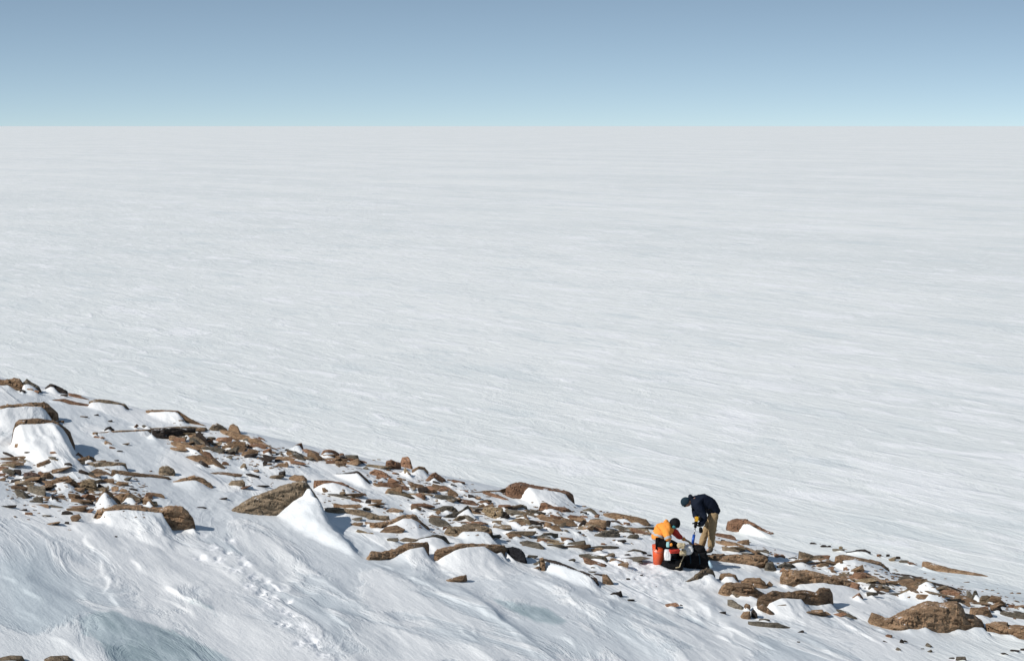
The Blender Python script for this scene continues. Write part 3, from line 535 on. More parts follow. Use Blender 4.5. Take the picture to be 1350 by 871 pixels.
def inpoly(pts, soft):
    P = [cast(*q, fn=smoothbase) for q in pts]
    i0, i1 = np.searchsorted(XS, [min(p_.x for p_ in P) - 1.5, max(p_.x for p_ in P) + 1.5]); j0, j1 = np.searchsorted(YS, [min(p_.y for p_ in P) - 3, max(p_.y for p_ in P) + 3])
    x = GX[j0:j1, i0:i1]; y = GY[j0:j1, i0:i1]
    ins = np.zeros(x.shape, bool); best = np.full(x.shape, 1e9)
    for a, b in zip(P, P[1:] + P[:1]):
        cnd = ((a.y > y) != (b.y > y)) & (x < (b.x - a.x) * (y - a.y) / (b.y - a.y + 1e-9) + a.x); ins ^= cnd
        ex, ey = b.x - a.x, b.y - a.y; q = np.clip(((x - a.x) * ex + (y - a.y) * ey) / (ex * ex + ey * ey + 1e-9), 0, 1)
        best = np.minimum(best, np.hypot(x - a.x - q * ex, (y - a.y - q * ey) * .4))
    v = np.clip(.5 + np.where(ins, best, -best) / soft, 0, 1)
    return (j0, j1, i0, i1), v
ICE = np.zeros_like(Z0); GLZ = np.zeros_like(Z0)
def paint(T, pts, soft, amt):
    (j0, j1, i0, i1), v = inpoly(pts, soft); T[j0:j1, i0:i1] = np.maximum(T[j0:j1, i0:i1], v * amt)
paint(ICE, [(116,826),(126,818),(150,817),(180,826),(230,836),(270,852),(310,876),(148,876),(135,853),(120,838)], 1.1, 1)
paint(ICE, [(643,784),(665,793),(690,797),(722,804),(752,822),(740,829),(710,825),(678,812),(655,797)], .9, .95)
paint(ICE, [(225,782),(250,790),(292,800),(298,822),(275,812),(240,800)], .5, .55)
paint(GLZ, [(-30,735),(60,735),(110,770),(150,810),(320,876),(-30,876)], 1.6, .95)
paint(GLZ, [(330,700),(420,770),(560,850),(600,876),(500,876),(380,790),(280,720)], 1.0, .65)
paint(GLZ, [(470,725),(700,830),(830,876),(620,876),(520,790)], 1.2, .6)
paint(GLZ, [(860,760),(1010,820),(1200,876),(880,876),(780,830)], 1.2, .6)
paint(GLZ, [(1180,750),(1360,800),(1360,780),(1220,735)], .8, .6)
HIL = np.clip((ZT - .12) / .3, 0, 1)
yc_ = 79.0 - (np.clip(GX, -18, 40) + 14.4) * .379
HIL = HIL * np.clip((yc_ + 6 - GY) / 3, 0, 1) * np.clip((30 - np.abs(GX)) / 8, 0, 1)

ny, nx = GX.shape
me = bpy.data.meshes.new('snow_ground')
co = np.stack([GX, GY, ZT], -1).reshape(-1, 3).astype(np.float32)
idx = np.arange(nx * ny).reshape(ny, nx)
quads = np.stack([idx[:-1, :-1], idx[:-1, 1:], idx[1:, 1:], idx[1:, :-1]], -1).reshape(-1, 4).astype(np.int32)
me.vertices.add(len(co)); me.vertices.foreach_set('co', co.ravel())
me.loops.add(quads.size); me.loops.foreach_set('vertex_index', quads.ravel())
me.polygons.add(len(quads)); me.polygons.foreach_set('loop_start', np.arange(0, quads.size, 4, dtype=np.int32))
me.polygons.foreach_set('loop_total', np.full(len(quads), 4, np.int32))
me.polygons.foreach_set('use_smooth', np.ones(len(quads), bool))
me.update(); me.materials.append(snow)
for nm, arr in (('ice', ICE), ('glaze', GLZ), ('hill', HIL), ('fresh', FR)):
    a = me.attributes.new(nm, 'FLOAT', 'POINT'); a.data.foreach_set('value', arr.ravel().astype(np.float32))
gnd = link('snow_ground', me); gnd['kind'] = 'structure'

# ------------------------------------------------------------------ build the drawn rocks
def facet(v, seed, sc, amp):      # fracture planes: every cell tilts its own way
    q = Vector((v.x * .75, v.y, (v.z + .2 * v.x) * 2.4)) * sc + Vector((seed * 2.7, seed * 5.3, seed))
    c = mn.voronoi(q)[1][0]; rn = mn.noise_vector(c * 7.3).normalized()
    return max(-1.3, min(1.3, (q - c).dot(rn) * 2.2)) * amp + amp * .5 * mn.noise(c * 5.1)
def crag(v, seed, sc, amp):
    q = Vector((v.x, v.y, v.z * 1.8)) * sc + Vector((seed * 3.7, seed * 1.3, seed * 9.1))
    d = mn.voronoi(q)[0]
    return amp * ((d[1] - d[0]) * 1.1 - .35) + amp * .9 * mn.fractal(q * .7, 1.0, 2.0, 3)
def make_rock(k, top, feet, tint, dep, nm, lab, P0, P1):
    x0, x1 = feet[0][0], feet[1][0]
    wid = (P1 - P0).to_2d().length; mid_ = (P0 + P1) / 2
    hgt = max(interp(feet, p_[0]) - p_[1] for p_ in top) * P0.y / F
    D = dep or min(.7, .35 * wid + .08)
    n = int(max(14, min(110, (x1 - x0) / .9)))
    SEC = [(-1, 0), (-1, .25), (-.99, .5), (-.96, .68), (-.91, .82), (-.8, .92), (-.6, .98), (-.3, 1), (.2, .99), (.6, .94), (.9, .75), (1, .4), (1, 0)]
    if k % 3 == 1: SEC = [(-1, 0), (-1.05, .3), (-1.04, .6), (-1.0, .84), (-.93, .95), (-.7, .985), (-.3, 1), (.2, .98), (.7, .93), (1, .6), (1, 0)]
    if k % 3 == 2: SEC = [(-1, 0), (-.97, .3), (-.9, .55), (-.86, .7), (-.74, .8), (-.7, .93), (-.4, .99), (0, 1), (.4, .97), (.9, .7), (1, 0)]
    yf, zf = D / 2, hgt + .35
    acc = [0]
    for a_, b_ in zip(SEC[:-1], SEC[1:]): acc.append(acc[-1] + math.hypot((b_[0] - a_[0]) * yf, (b_[1] - a_[1]) * zf) * (.35 if a_[0] > .1 else (.5 if b_[1] < .4 else 1)))
    m = int(max(14, min(44, acc[-1] / .028)))
    SY = np.interp(np.linspace(0, acc[-1], m + 1), acc, [q_[0] for q_ in SEC]); SZ = np.interp(np.linspace(0, acc[-1], m + 1), acc, [q_[1] for q_ in SEC])
    tp = mono(top); a, b = tp[0][0], tp[-1][0]
    mid = (P0 + P1) / 2; org = Vector((mid.x, mid.y + D / 2, float(hz(mid.x, mid.y + D / 2))))
    nd = Vector((mid_.x / mid_.y, 1, 0)).normalized()
    vs = []; amp = min(.06, .17 * hgt + .003)
    for i in range(n + 1):
        px = a + (b - a) * i / n
        py = interp(tp, px)
        u, T = at_line(P0, P1, x0, x1, px, py)
        e = 2 * i / n - 1; dd = D * (1 - abs(e) ** 3.5) ** .5 * .92 + D * .08
        zt = T.z - .15 * D * .28 + .012
        zb = float(base(T.x, T.y)) - .35
        zt = max(zt, zb + .1)
        for j in range(m + 1):
            yy = float(SY[j]); zz = float(SZ[j])
            v = Vector((T.x, T.y, 0)) + nd * (D / 2 + yy * dd / 2)
            v.z = zb + (zt - zb) * zz
            st = (v.z + .22 * v.x + .05 * mn.noise(v * 2.5)) * 9 + k
            strat = (st - math.floor(st)) ** 3
            dsp = facet(v, k, 2.2, amp * .65) + facet(v, k + 9, 6.5, amp * .32) + crag(v, k + 40, 9, amp * .18) - strat * amp * .5 - amp * .1
            out = Vector((nd.x * yy, nd.y * yy, max(0, zz - .7) * 1.6 + .01)).normalized()
            up = max(0, min(1, (v.z - zb) / .3))
            v += Vector((out.x, out.y, out.z * .35)) * dsp * up
            vs.append(v - org)
    fs = []
    for i in range(n):
        for j in range(m):
            q = i * (m + 1) + j; fs.append((q, q + m + 1, q + m + 2, q + 1))
    fs.append(tuple(range(m + 1))); fs.append(tuple(reversed([n * (m + 1) + j for j in range(m + 1)])))
    me = bpy.data.meshes.new(nm); me.from_pydata([tuple(v) for v in vs], [], fs)
    bm = bmesh.new(); bm.from_mesh(me); bmesh.ops.recalc_face_normals(bm, faces=bm.faces)
    for f_ in bm.faces: f_.smooth = True
    bm.to_mesh(me); bm.free()
    try: me.set_sharp_from_angle(angle=R(18))
    except Exception: pass
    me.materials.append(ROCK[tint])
    o = link(nm, me, loc=org)
    return tag(o, lab, 'boulder' if nm == 'boulder' else 'rock')
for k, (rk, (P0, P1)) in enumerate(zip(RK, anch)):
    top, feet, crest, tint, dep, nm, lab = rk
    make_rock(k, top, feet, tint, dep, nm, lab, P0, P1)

# small angular stones from a dozen shared shapes
SHAPES = []
for k in range(14):
    r = random.Random(100 + k); bm = bmesh.new()
    for i in range(12):
        v = Vector((r.gauss(0, 1), r.gauss(0, 1), r.gauss(0, 1))).normalized()
        v = Vector((math.copysign(abs(v.x) ** .6, v.x), math.copysign(abs(v.y) ** .6, v.y), math.copysign(abs(v.z) ** .7, v.z)))
        bm.verts.new(v * .5 * r.uniform(.85, 1.1))
    res = bmesh.ops.convex_hull(bm, input=bm.verts)
    bmesh.ops.delete(bm, geom=[g for g in res['geom_interior'] if isinstance(g, bmesh.types.BMVert)], context='VERTS')
    bmesh.ops.bevel(bm, geom=bm.edges[:], offset=.012, segments=1, affect='EDGES')
    bmesh.ops.triangulate(bm, faces=bm.faces[:])
    bmesh.ops.subdivide_edges(bm, edges=bm.edges[:], cuts=1)
    for v in bm.verts: v.co += v.co.normalized() * crag(v.co, k, 2.5, .03)
    bmesh.ops.recalc_face_normals(bm, faces=bm.faces[:])
    me = bpy.data.meshes.new('stone'); bm.to_mesh(me); bm.free(); SHAPES.append(me)
STONE = {}
def stone_mesh(k, tint):
    if (k, tint) not in STONE:
        m = SHAPES[k].copy(); m.materials.append(ROCK[tint]); STONE[(k, tint)] = m
    return STONE[(k, tint)]
def zone(x, y):
    if x < 215 and y > 594: return 'frozen into the dense rubble at the left', 'rubble at the left'
    if x < 190: return 'in the open snow below the left skyline', 'stones below the left skyline'
    if x < 365 and y < 622: return 'in the skyline jumble left of the thin arch', 'stones of the skyline jumble'
    if x < 400 and y >= 612: return 'in the snow behind the large tan wedge', 'stones behind the large tan wedge'
    if x < 492 and y < 616: return 'along the skyline above the thin reddish arch', 'stones along the skyline left of its gap'
    if x < 520 and y > 630: return 'around the thin reddish arch', 'stones right of the large tan wedge'
    if x < 690: return 'in the middle rock belt, left of the black rock', 'stones of the middle rock belt'
    if x < 860 and y < 712: return 'in the rubble below the big snow-backed skyline rock', 'rubble below the big skyline rock'
    if x < 945: return 'in the churned snow left of the workers', 'stones near the workers'
    if y < 747 and x > 1055: return 'in the row of stones beyond the slope at right', 'row of stones beyond the slope'
    if y > 832: return 'in the snow below the largest boulder, bottom right', 'stones below the largest boulder'
    if x < 1060: return 'between the standing worker and the knobbed rock', 'stones right of the workers'
    return 'in the rubble near the right skyline', 'rubble at the right'
def put_stone(cx, cy, ww, hh, an, ti, r, slab=False):
    P = cast(cx, cy + hh * .42)
    sc = P.y / F; me = stone_mesh(r.randrange(14), ti)
    o = link('flat_rock' if slab else 'stone', me)
    wm = ww * sc * (1.1 if slab else 1.3); hm = max(hh * sc, .02)
    dm = min(max(wm * r.uniform(.5, .8), .05), .5)
    o.scale = (wm, dm, hm * 1.25)
    o.rotation_euler = (R(r.uniform(-12, 12)), R(an + r.uniform(-4, 4)), R(r.uniform(-14, 14)))
    o.location = (P.x, P.y + dm * .35, P.z + hm * (.2 if slab else .3))
    zl, zg = zone(cx, cy)
    big = 'small' if ww * hh > 30 else 'tiny'
    if slab: tag(o, 'thin %s rock slab %s' % (WORD[ti], zl), 'rock slab', 'thin slabs ' + zl[:60])
    else: tag(o, '%s %s stone %s' % (big, WORD[ti], zl), 'stone', zg)
rs = random.Random(5)
for s in SMALL: put_stone(*s, rs)
for (n, a, b, hw) in [(16, (10, 640), (200, 652), 15), (20, (228, 575), (368, 606), 8), (8, (375, 600), (470, 610), 5), (12, (500, 640), (640, 665), 8),
                      (14, (650, 675), (840, 700), 8), (14, (1105, 758), (1340, 800), 7)]:
    for i in range(n):
        q = rs.random(); put_stone(a[0] + (b[0] - a[0]) * q + rs.gauss(0, 4), a[1] + (b[1] - a[1]) * q + rs.gauss(0, hw * .7), rs.uniform(11, 24), rs.uniform(4, 10), rs.uniform(-25, 35), rs.choice('bbrdgbt'), rs)
nsm = len(SMALL)
for s_ in EXTRA: put_stone(*s_, rs, slab=True)

# rubble nobody could count: chips between the stones, one object
def add_chips(zones):
    vs, fs = [], []; r = random.Random(11)
    src = []
    for me in SHAPES[:6]:
        bm = bmesh.new(); bm.from_mesh(me); bmesh.ops.convex_hull(bm, input=bm.verts)
        src.append(([v.co.copy() for v in me.vertices], [tuple(p_.vertices) for p_ in me.polygons])); bm.free()
    for (n, poly, smin, smax) in zones:
        for i in range(n):
            (ax, ay), (bx, by), hw = poly[0], poly[1], poly[2]
            q = r.random(); px = ax + (bx - ax) * q + r.gauss(0, 3); py = ay + (by - ay) * q + r.gauss(0, hw)
            P = cast(px, py); s = r.uniform(smin, smax) ** 1.0 * P.y / F
            M = Matrix.Translation(P) @ Matrix.Rotation(r.uniform(-.3, .3), 4, 'Y') @ Matrix.Rotation(r.uniform(0, 6), 4, 'Z') @ Matrix.Diagonal((s * r.uniform(.9, 2), s, s * r.uniform(.3, .6), 1))
            V, Fc = r.choice(src); b = len(vs)
            vs += [tuple(M @ v) for v in V]; fs += [tuple(b + j for j in f_) for f_ in Fc]
    me = bpy.data.meshes.new('rubble'); me.from_pydata(vs, [], fs); me.materials.append(ROCK['b'])
    o = link('rubble', me); o['kind'] = 'stuff'; tag(o, 'loose chips of brown rock scattered between the stones of the slope', 'rubble')
add_chips([(420, ((5, 640), (200, 655), 15), 2, 6.5), (240, ((225, 572), (370, 610), 9), 2, 6.5), (110, ((370, 600), (470, 612), 5), 1.5, 5),
           (160, ((480, 625), (640, 665), 10), 1.5, 5.5), (260, ((640, 668), (850, 700), 10), 2, 6), (90, ((420, 650), (540, 685), 10), 1.5, 5), (60, ((930, 715), (1100, 760), 9), 1.5, 5),
           (130, ((540, 685), (720, 705), 10), 1.5, 5), (60, ((940, 715), (1110, 755), 5), 1.5, 4), (300, ((1100, 752), (1345, 800), 8), 2, 6),
           (30, ((780, 740), (880, 770), 14), 1, 2.5), (14, ((1060, 712), (1215, 746), 1.5), 1, 3), (40, ((300, 625), (360, 640), 6), 1, 3)])
# ------------------------------------------------------------------ the two workers and their gear
def W(px, py, Y):
    d = ray(px, py); return Vector((d.x * Y, Y, CAM_H + d.z * Y))
DG = bpy.context.evaluated_depsgraph_get
def settle(o):                   # keep the modifiers' result as the mesh
    m = bpy.data.meshes.new_from_object(o.evaluated_get(DG()))
    old = o.data; o.modifiers.clear(); o.data = m
    return o
def skin(name, pts, edges, rad, material, parent=None, sub=2, root=0, voxel=None, extra=None):
    me = bpy.data.meshes.new(name); me.from_pydata([tuple(p_) for p_ in pts], edges, [])
    o = link(name, me)
    o.modifiers.new('s', 'SKIN').use_smooth_shade = True
    for i, v in enumerate(me.skin_vertices[0].data):
        r_ = rad[i]; v.radius = (r_, r_) if not isinstance(r_, tuple) else r_
        v.use_root = (i == root)
    sb_ = o.modifiers.new('d', 'SUBSURF'); sb_.levels = sub; sb_.render_levels = sub
    bpy.context.view_layer.update(); settle(o)
    if extra or voxel:
        bm = bmesh.new(); bm.from_mesh(o.data)
        for e in (extra or []): bm.from_mesh(e)
        bm.to_mesh(o.data); bm.free()
        if voxel:
            r_ = o.modifiers.new('r', 'REMESH'); r_.mode = 'VOXEL'; r_.voxel_size = voxel; r_.use_smooth_shade = True
            bpy.context.view_layer.update(); settle(o)
    o.data.materials.clear(); o.data.materials.append(material)
    for p_ in o.data.polygons: p_.use_smooth = True
    if parent is not None: o.parent = parent
    return o
def wrinkle(o, amp, sc, seed=0):
    for v in o.data.vertices:
        n = mn.noise(v.co * sc + Vector((seed, 0, 0))) + .5 * mn.noise(v.co * sc * 2.3)
        v.co += v.normal * n * amp
def head_mesh(c, face, r=.098):
    """a head with nose, brow, chin and ears, looking along face"""
    bm = bmesh.new(); bmesh.ops.create_icosphere(bm, subdivisions=4, radius=1)
    f = face.normalized(); side = f.cross(Vector((0, 0, 1))).normalized(); up = side.cross(f).normalized()
    for v in bm.verts:
        x, y, z = v.co                       # y forward, x side, z up
        sx, sy, sz = r * .80, r * .98, r * 1.22
        if z < 0: sx *= 1 + z * .28
        q = Vector((x * sx, y * sy, z * sz))
        q.y += .028 * math.exp(-((x / .16) ** 2 + ((z + .12) / .2) ** 2)) * (y > 0)
        q.y -= .010 * math.exp(-(((abs(x) - .36) / .14) ** 2 + ((z - .08) / .1) ** 2)) * (y > 0)
        q.y += .008 * math.exp(-((x / .25) ** 2 + ((z + .48) / .07) ** 2)) * (y > 0)
        q.x += math.copysign(.016, x) * math.exp(-((y / .16) ** 2 + ((z) / .24) ** 2)) * (abs(x) > .6)
        v.co = c + side * q.x + f * q.y + up * q.z
    me = bpy.data.meshes.new('h'); bm.to_mesh(me); bm.free(); return me
def cap_mesh(name, c, face, r, material, parent, cut=-.1, fwd=-.1, peak=False):
    """close knitted cap: the upper shell of the skull"""
    bm = bmesh.new(); bmesh.ops.create_icosphere(bm, subdivisions=4, radius=1)
    f = face.normalized(); side = f.cross(Vector((0, 0, 1))).normalized(); up = side.cross(f).normalized()
    bmesh.ops.delete(bm, geom=[v for v in bm.verts if v.co.z < cut + max(0, v.co.y) * .55], context='VERTS')
    for v in bm.verts:
        x, y, z = v.co
        rib = 1 + .012 * math.sin(math.atan2(y, x) * 26)
        v.co = c + side * x * r * .92 * rib + f * y * r * 1.1 * rib + up * z * r * 1.3
    for f_ in bm.faces: f_.smooth = True
    bmesh.ops.recalc_face_normals(bm, faces=bm.faces[:])
    me = bpy.data.meshes.new(name); bm.to_mesh(me); bm.free(); me.materials.append(material)
    o = link(name, me, parent); so_ = o.modifiers.new('t', 'SOLIDIFY'); so_.thickness = .012; return o
def hand(name, wrist, to, palm_n, material, parent, curl=.9, size=1.):
    """palm, four unequal bent fingers and a thumb from the side of the palm"""
    a = (to - wrist).normalized(); n = palm_n - a * palm_n.dot(a); n.normalize(); s_ = a.cross(n)
    pts = [wrist - a * .03, wrist + a * .03 * size, wrist + a * .085 * size]; ed = [(0, 1), (1, 2)]
    rad = [(.028, .028), (.036, .024), (.036, .020)]
    for i, (off, ln) in enumerate([(-.030, .068), (-.010, .078), (.011, .074), (.030, .056)]):
        b = wrist + a * .085 * size + s_ * off * size; k0 = len(pts)
        d = a.copy(); q = b; pts.append(q); rad.append(.0115); ed.append((2, k0))
        for j in range(3):
            an = curl * (.55 + .35 * j); d = (a * math.cos(an) + n * math.sin(an)).normalized()
            q = q + d * ln * (.42, .33, .25)[j] * size; pts.append(q); rad.append((.011, .010, .008)[j]); ed.append((k0 + j, k0 + j + 1))
    k0 = len(pts); q = wrist + a * .02 * size - s_ * .034 * size; pts.append(q); rad.append(.014); ed.append((1, k0))
    for j in range(2):
        q = q + (a * .6 - s_ * (.55 - .5 * j) + n * (.35 + .45 * j)).normalized() * .036 * size; pts.append(q); rad.append((.012, .010)[j]); ed.append((k0 + j, k0 + j + 1))
    return skin(name, pts, ed, [r_ if isinstance(r_, tuple) else (r_, r_) for r_ in rad], material, parent, sub=2)
def band(name, src, c, nrm, hw, material, parent, off=.006, test=None):
    """a tape sewn round a garment: the garment's own faces inside a slab, lifted off it"""
    bm = bmesh.new(); bm.from_mesh(src.data); nrm = nrm.normalized()
    keep = lambda f_: abs((f_.calc_center_median() - c).dot(nrm)) < hw and (test is None or test(f_.calc_center_median()))
    bmesh.ops.delete(bm, geom=[f_ for f_ in bm.faces if not keep(f_)], context='FACES')
    for v in bm.verts: v.co += v.normal * off
    me = bpy.data.meshes.new(name); bm.to_mesh(me); bm.free(); me.materials.clear(); me.materials.append(material)
    return link(name, me, parent)
def person(loc, label, group=None):
    o = link('person', None); o.location = loc; return tag(o, label, 'person', group)
def reparent(root):
    for o in COL.objects:
        if o.parent == root: o.matrix_parent_inverse = Matrix.Translation(-root.location)
skinm = simple('skin', (.42, .24, .17), .55)
navy = simple('dark_navy_jacket_cloth', (.007, .011, .022), .75, .4, 12, .5, .02)
khaki = simple('khaki_trouser_cloth', (.33, .235, .13), .85, .2, 14, .7, .02)
orange = simple('orange_jacket_cloth', (.80, .30, .055), .7, .14, 12, .5, .02)
redc = simple('red_jacket_cloth', (.50, .05, .035), .7, .2, 14, .5, .02)
blk = simple('black_cloth', (.006, .006, .007), .7, .4, 14, .8, .02)
teal = simple('teal_fleece', (.05, .22, .24), .8, .2)
dteal = simple('dark_teal_knit', (.016, .032, .045), .85, .25, 60)
tape = simple('grey_reflective_tape', (.42, .43, .43), .35, .1)
boot = simple('worn_boot_leather', (.11, .085, .06), .7, .3)
buck = simple('orange_red_bucket_plastic', (.68, .10, .03), .4, .06, 6, .1)
wht = simple('white_sample_bag_cloth', (.78, .78, .76), .7, .06, 20, .6, .02)
beige = simple('beige_cloth', (.50, .42, .27), .8, .2)
yel = simple('yellow_tool_plastic', (.75, .42, .02), .4, .08)
blue = simple('blue_anodised_steel', (.02, .09, .40), .35, .1, metal=.3)
steel = simple('bare_steel', (.35, .35, .36), .35, .2, metal=.9)
cyan = simple('pale_cyan_plastic', (.35, .62, .62), .5, .1)

# --- standing worker, bent double over the drill
YM = 69.42
pm = person(Vector((W(931, 729, YM).x, YM, W(931, 729, YM).z)), 'standing person bent over in dark navy jacket and khaki trousers, holding a drill')
J = dict(pelvis=W(941, 674, YM), sp=W(936.5, 664.5, YM - .02), ch=W(926, 660, YM - .05), nb=W(914, 657.5, YM - .08), nk=W(910, 659, YM - .09), hd=W(905, 662, YM - .1),
         hn=W(941, 679, YM - .1), kn=W(938.5, 702, YM - .12), an=W(937, 722.5, YM - .1), tn=W(931, 727, YM - .14),
         hf=W(940, 679, YM + .1), kf=W(929.5, 702, YM + .06), af=W(924, 722, YM + .08), tf=W(917, 726.5, YM + .04),
         sn=W(919, 665, YM - .22), en=W(929, 683, YM - .30), wn=W(922.5, 693, YM - .42), sf=W(916, 662, YM + .14), ef=W(917, 678, YM - .06), wf=W(918.5, 684, YM - .34))
face = Vector((-.42, -.10, -.90))
keys = list(J); E = [('pelvis', 'sp'), ('sp', 'ch'), ('ch', 'nb'), ('nb', 'nk'), ('nk', 'hd'), ('pelvis', 'hn'), ('hn', 'kn'), ('kn', 'an'), ('an', 'tn'), ('pelvis', 'hf'), ('hf', 'kf'), ('kf', 'af'), ('af', 'tf'),
     ('nb', 'sn'), ('sn', 'en'), ('en', 'wn'), ('nb', 'sf'), ('sf', 'ef'), ('ef', 'wf')]
RB = dict(pelvis=.13, sp=.125, ch=.14, nb=.09, nk=.055, hd=.07, hn=.085, kn=.055, an=.042, tn=.035, hf=.085, kf=.055, af=.042, tf=.035, sn=.055, en=.042, wn=.03, sf=.055, ef=.042, wf=.03)
def bodyskin(J, E, RB, ks, name, material, parent, grow=0., over=None, **kw):
    ks = list(ks); ee = [(ks.index(a), ks.index(b)) for a, b in E if a in ks and b in ks]
    rr = [((over or {}).get(k_, RB[k_] + grow),) * 2 for k_ in ks]
    return skin(name, [J[k_] for k_ in ks], ee, rr, material, parent, **kw)
bodyskin(J, E, RB, keys, 'body', skinm, pm, voxel=.012, extra=[head_mesh(J['hd'], face)])
J['hem'] = W(943.5, 680, YM); RB['hem'] = .13; E.append(('pelvis', 'hem'))
jk = bodyskin(J, E, RB, ['hem', 'pelvis', 'sp', 'ch', 'nb', 'nk', 'sn', 'en', 'wn', 'sf', 'ef', 'wf'], 'jacket', navy, pm,
              over=dict(hem=.165, pelvis=.175, sp=.205, ch=.205, nb=.155, nk=.085, sn=.125, en=.108, wn=.065, sf=.11, ef=.09, wf=.06), sub=3)
wrinkle(jk, .014, 8); wrinkle(jk, .008, 24, 5)
link('tmp', None) if False else None
skin('pocket_flap', [W(933, 671, YM - .235), W(939, 673, YM - .20)], [(0, 1)], [(.03, .02)] * 2, blk, jk, sub=1)
hood = skin('hood', [W(913, 652.5, YM - .08), W(909.5, 655, YM - .09), W(912, 660, YM - .14)], [(0, 1), (1, 2)], [(.085, .085), (.085, .08), (.05, .05)], navy, jk, sub=2)
tr = bodyskin(J, E, RB, ['pelvis', 'hn', 'kn', 'an', 'hf', 'kf', 'af'], 'trousers', khaki, pm,
              over=dict(pelvis=.125, hn=.125, kn=.10, an=.09, hf=.12, kf=.095, af=.088), sub=3)
wrinkle(tr, .014, 11, 4); wrinkle(tr, .008, 26, 2)
for a_, t_ in (('an', 'tn'), ('af', 'tf')):
    A_, T_ = J[a_], J[t_]
    bt = skin('boot', [A_ + Vector((.0, 0, .06)), A_ + Vector((.01, 0, -.055)), (A_ + T_) / 2 + Vector((0, 0, -.035)), T_ + Vector((-.03, 0, -.012)), A_ + Vector((.05, 0, -.07))],
              [(0, 1), (1, 2), (2, 3), (1, 4)], [(.06, .06), (.058, .058), (.05, .045), (.042, .035), (.04, .035)], boot, pm, sub=2)
cap_mesh('beanie', J['hd'], face, .108, dteal, pm, cut=-.25)
gg = skin('goggles', [J['hd'] + face.normalized() * .085 + Vector((-.01, dy, .0)) for dy in (-.075, 0, .075)], [(0, 1), (1, 2)], [(.03, .03)] * 3, blk, pm, sub=2)
skin('glove', [J['wn'] + Vector((.015, -.02, -.02)), J['wn'] + Vector((.03, -.03, -.13)), J['wn'] + Vector((.04, -.03, -.17))], [(0, 1), (1, 2)], [(.04, .04), (.075, .05), (.05, .03)], blk, pm, sub=2)
# --- the drill, upright between his hands
D0 = W(918.5, 683, YM - .42); D1 = W(913.0, 717, YM - .58)
dv = (D1 - D0).normalized()
dr = link('hand_drill', None, loc=D1); tag(dr, 'yellow and black hand drill with a blue core barrel, held upright by the standing worker', 'drill')
def tube(name, a, b, r0, r1, material, parent, seg=20, caps=True, bev=.004):
    bm = bmesh.new(); L = (b - a).length
    bmesh.ops.create_cone(bm, cap_ends=caps, segments=seg, radius1=r0, radius2=r1, depth=L)
    bmesh.ops.bevel(bm, geom=[e for e in bm.edges if len(e.link_faces) == 2 and e.calc_face_angle(0) > 1], offset=bev, segments=2, affect='EDGES')
    M = Matrix.Translation((a + b) / 2) @ (b - a).to_track_quat('Z', 'Y').to_matrix().to_4x4()
    bmesh.ops.transform(bm, matrix=M, verts=bm.verts)
    me = bpy.data.meshes.new(name); bm.to_mesh(me); bm.free(); me.materials.append(material)
    for p_ in me.polygons: p_.use_smooth = len(p_.vertices) < 6
    return link(name, me, parent)
def rbox(name, c, size, material, parent, rot=(0, 0, 0), bev=.012, seg=3):
    bm = bmesh.new(); bmesh.ops.create_cube(bm, size=1)
    bmesh.ops.scale(bm, vec=size, verts=bm.verts); bmesh.ops.bevel(bm, geom=bm.edges[:], offset=bev, segments=seg, affect='EDGES')
    from mathutils import Euler
    bmesh.ops.transform(bm, matrix=Matrix.Translation(c) @ Euler(rot).to_matrix().to_4x4(), verts=bm.verts)
    me = bpy.data.meshes.new(name); bm.to_mesh(me); bm.free(); me.materials.append(material); return link(name, me, parent)
rbox('motor_housing', D0 + dv * .02, (.10, .10, .13), yel, dr, (0, .16, 0), .02)
rbox('battery', D0 + dv * .02 + Vector((.085, 0, .01)), (.07, .08, .10), blk, dr, (0, .16, 0), .012)
tube('gear_case', D0 + dv * .085, D0 + dv * .23, .045, .032, blk, dr)
tube('grip', D0 + dv * .12 + Vector((-.09, -.03, 0)), D0 + dv * .12 + Vector((.10, .0, .01)), .018, .018, blk, dr)
tube('shaft', D0 + dv * .22, D0 + dv * .42, .014, .014, steel, dr)
tube('core_barrel', D0 + dv * .40, D1, .036, .036, blue, dr)
for nm_, wv, pn in (('hand', 'wn', Vector((-.8, -.2, .0))), ('hand', 'wf', Vector((-.5, -.8, 0)))):
    tgt = D0 + dv * (.14 if wv == 'wn' else .0)
    hand(nm_, J[wv], tgt + Vector((0, 0, -.02)), pn, skinm if wv == 'wf' else blk, jk, curl=1.0)

# --- seated worker on the bucket
YS_ = 67.95
gz = float(hz(W(868, 744, YS_).x, YS_))
B0 = Vector((W(868, 744, YS_).x, YS_, gz - .01)); ztop = W(868, 718, YS_).z
bk = link('bucket', None, loc=B0); tag(bk, 'orange red plastic bucket standing on the snow, used as a seat', 'bucket')
tube('pail', B0, Vector((B0.x, B0.y, ztop - .01)), .125, .150, buck, bk, 40)
tube('rim', Vector((B0.x, B0.y, ztop - .055)), Vector((B0.x, B0.y, ztop - .035)), .156, .158, buck, bk, 40)
tube('lid', Vector((B0.x, B0.y, ztop - .012)), Vector((B0.x, B0.y, ztop + .012)), .160, .155, buck, bk, 40)
hp = [Vector((B0.x + .158 * math.cos(a), B0.y - .158 * abs(math.sin(a)) * 1.02 - .004, ztop - .06 - .10 * abs(math.sin(a)))) for a in np.linspace(math.pi, 2 * math.pi, 13)]
skin('handle', hp, [(i, i + 1) for i in range(12)], [(.004, .004)] * 13, steel, bk, sub=1)
ps = person(Vector((B0.x, B0.y, gz)), 'seated person in an orange high visibility jacket and black hood, reaching right from the bucket')
Y = YS_
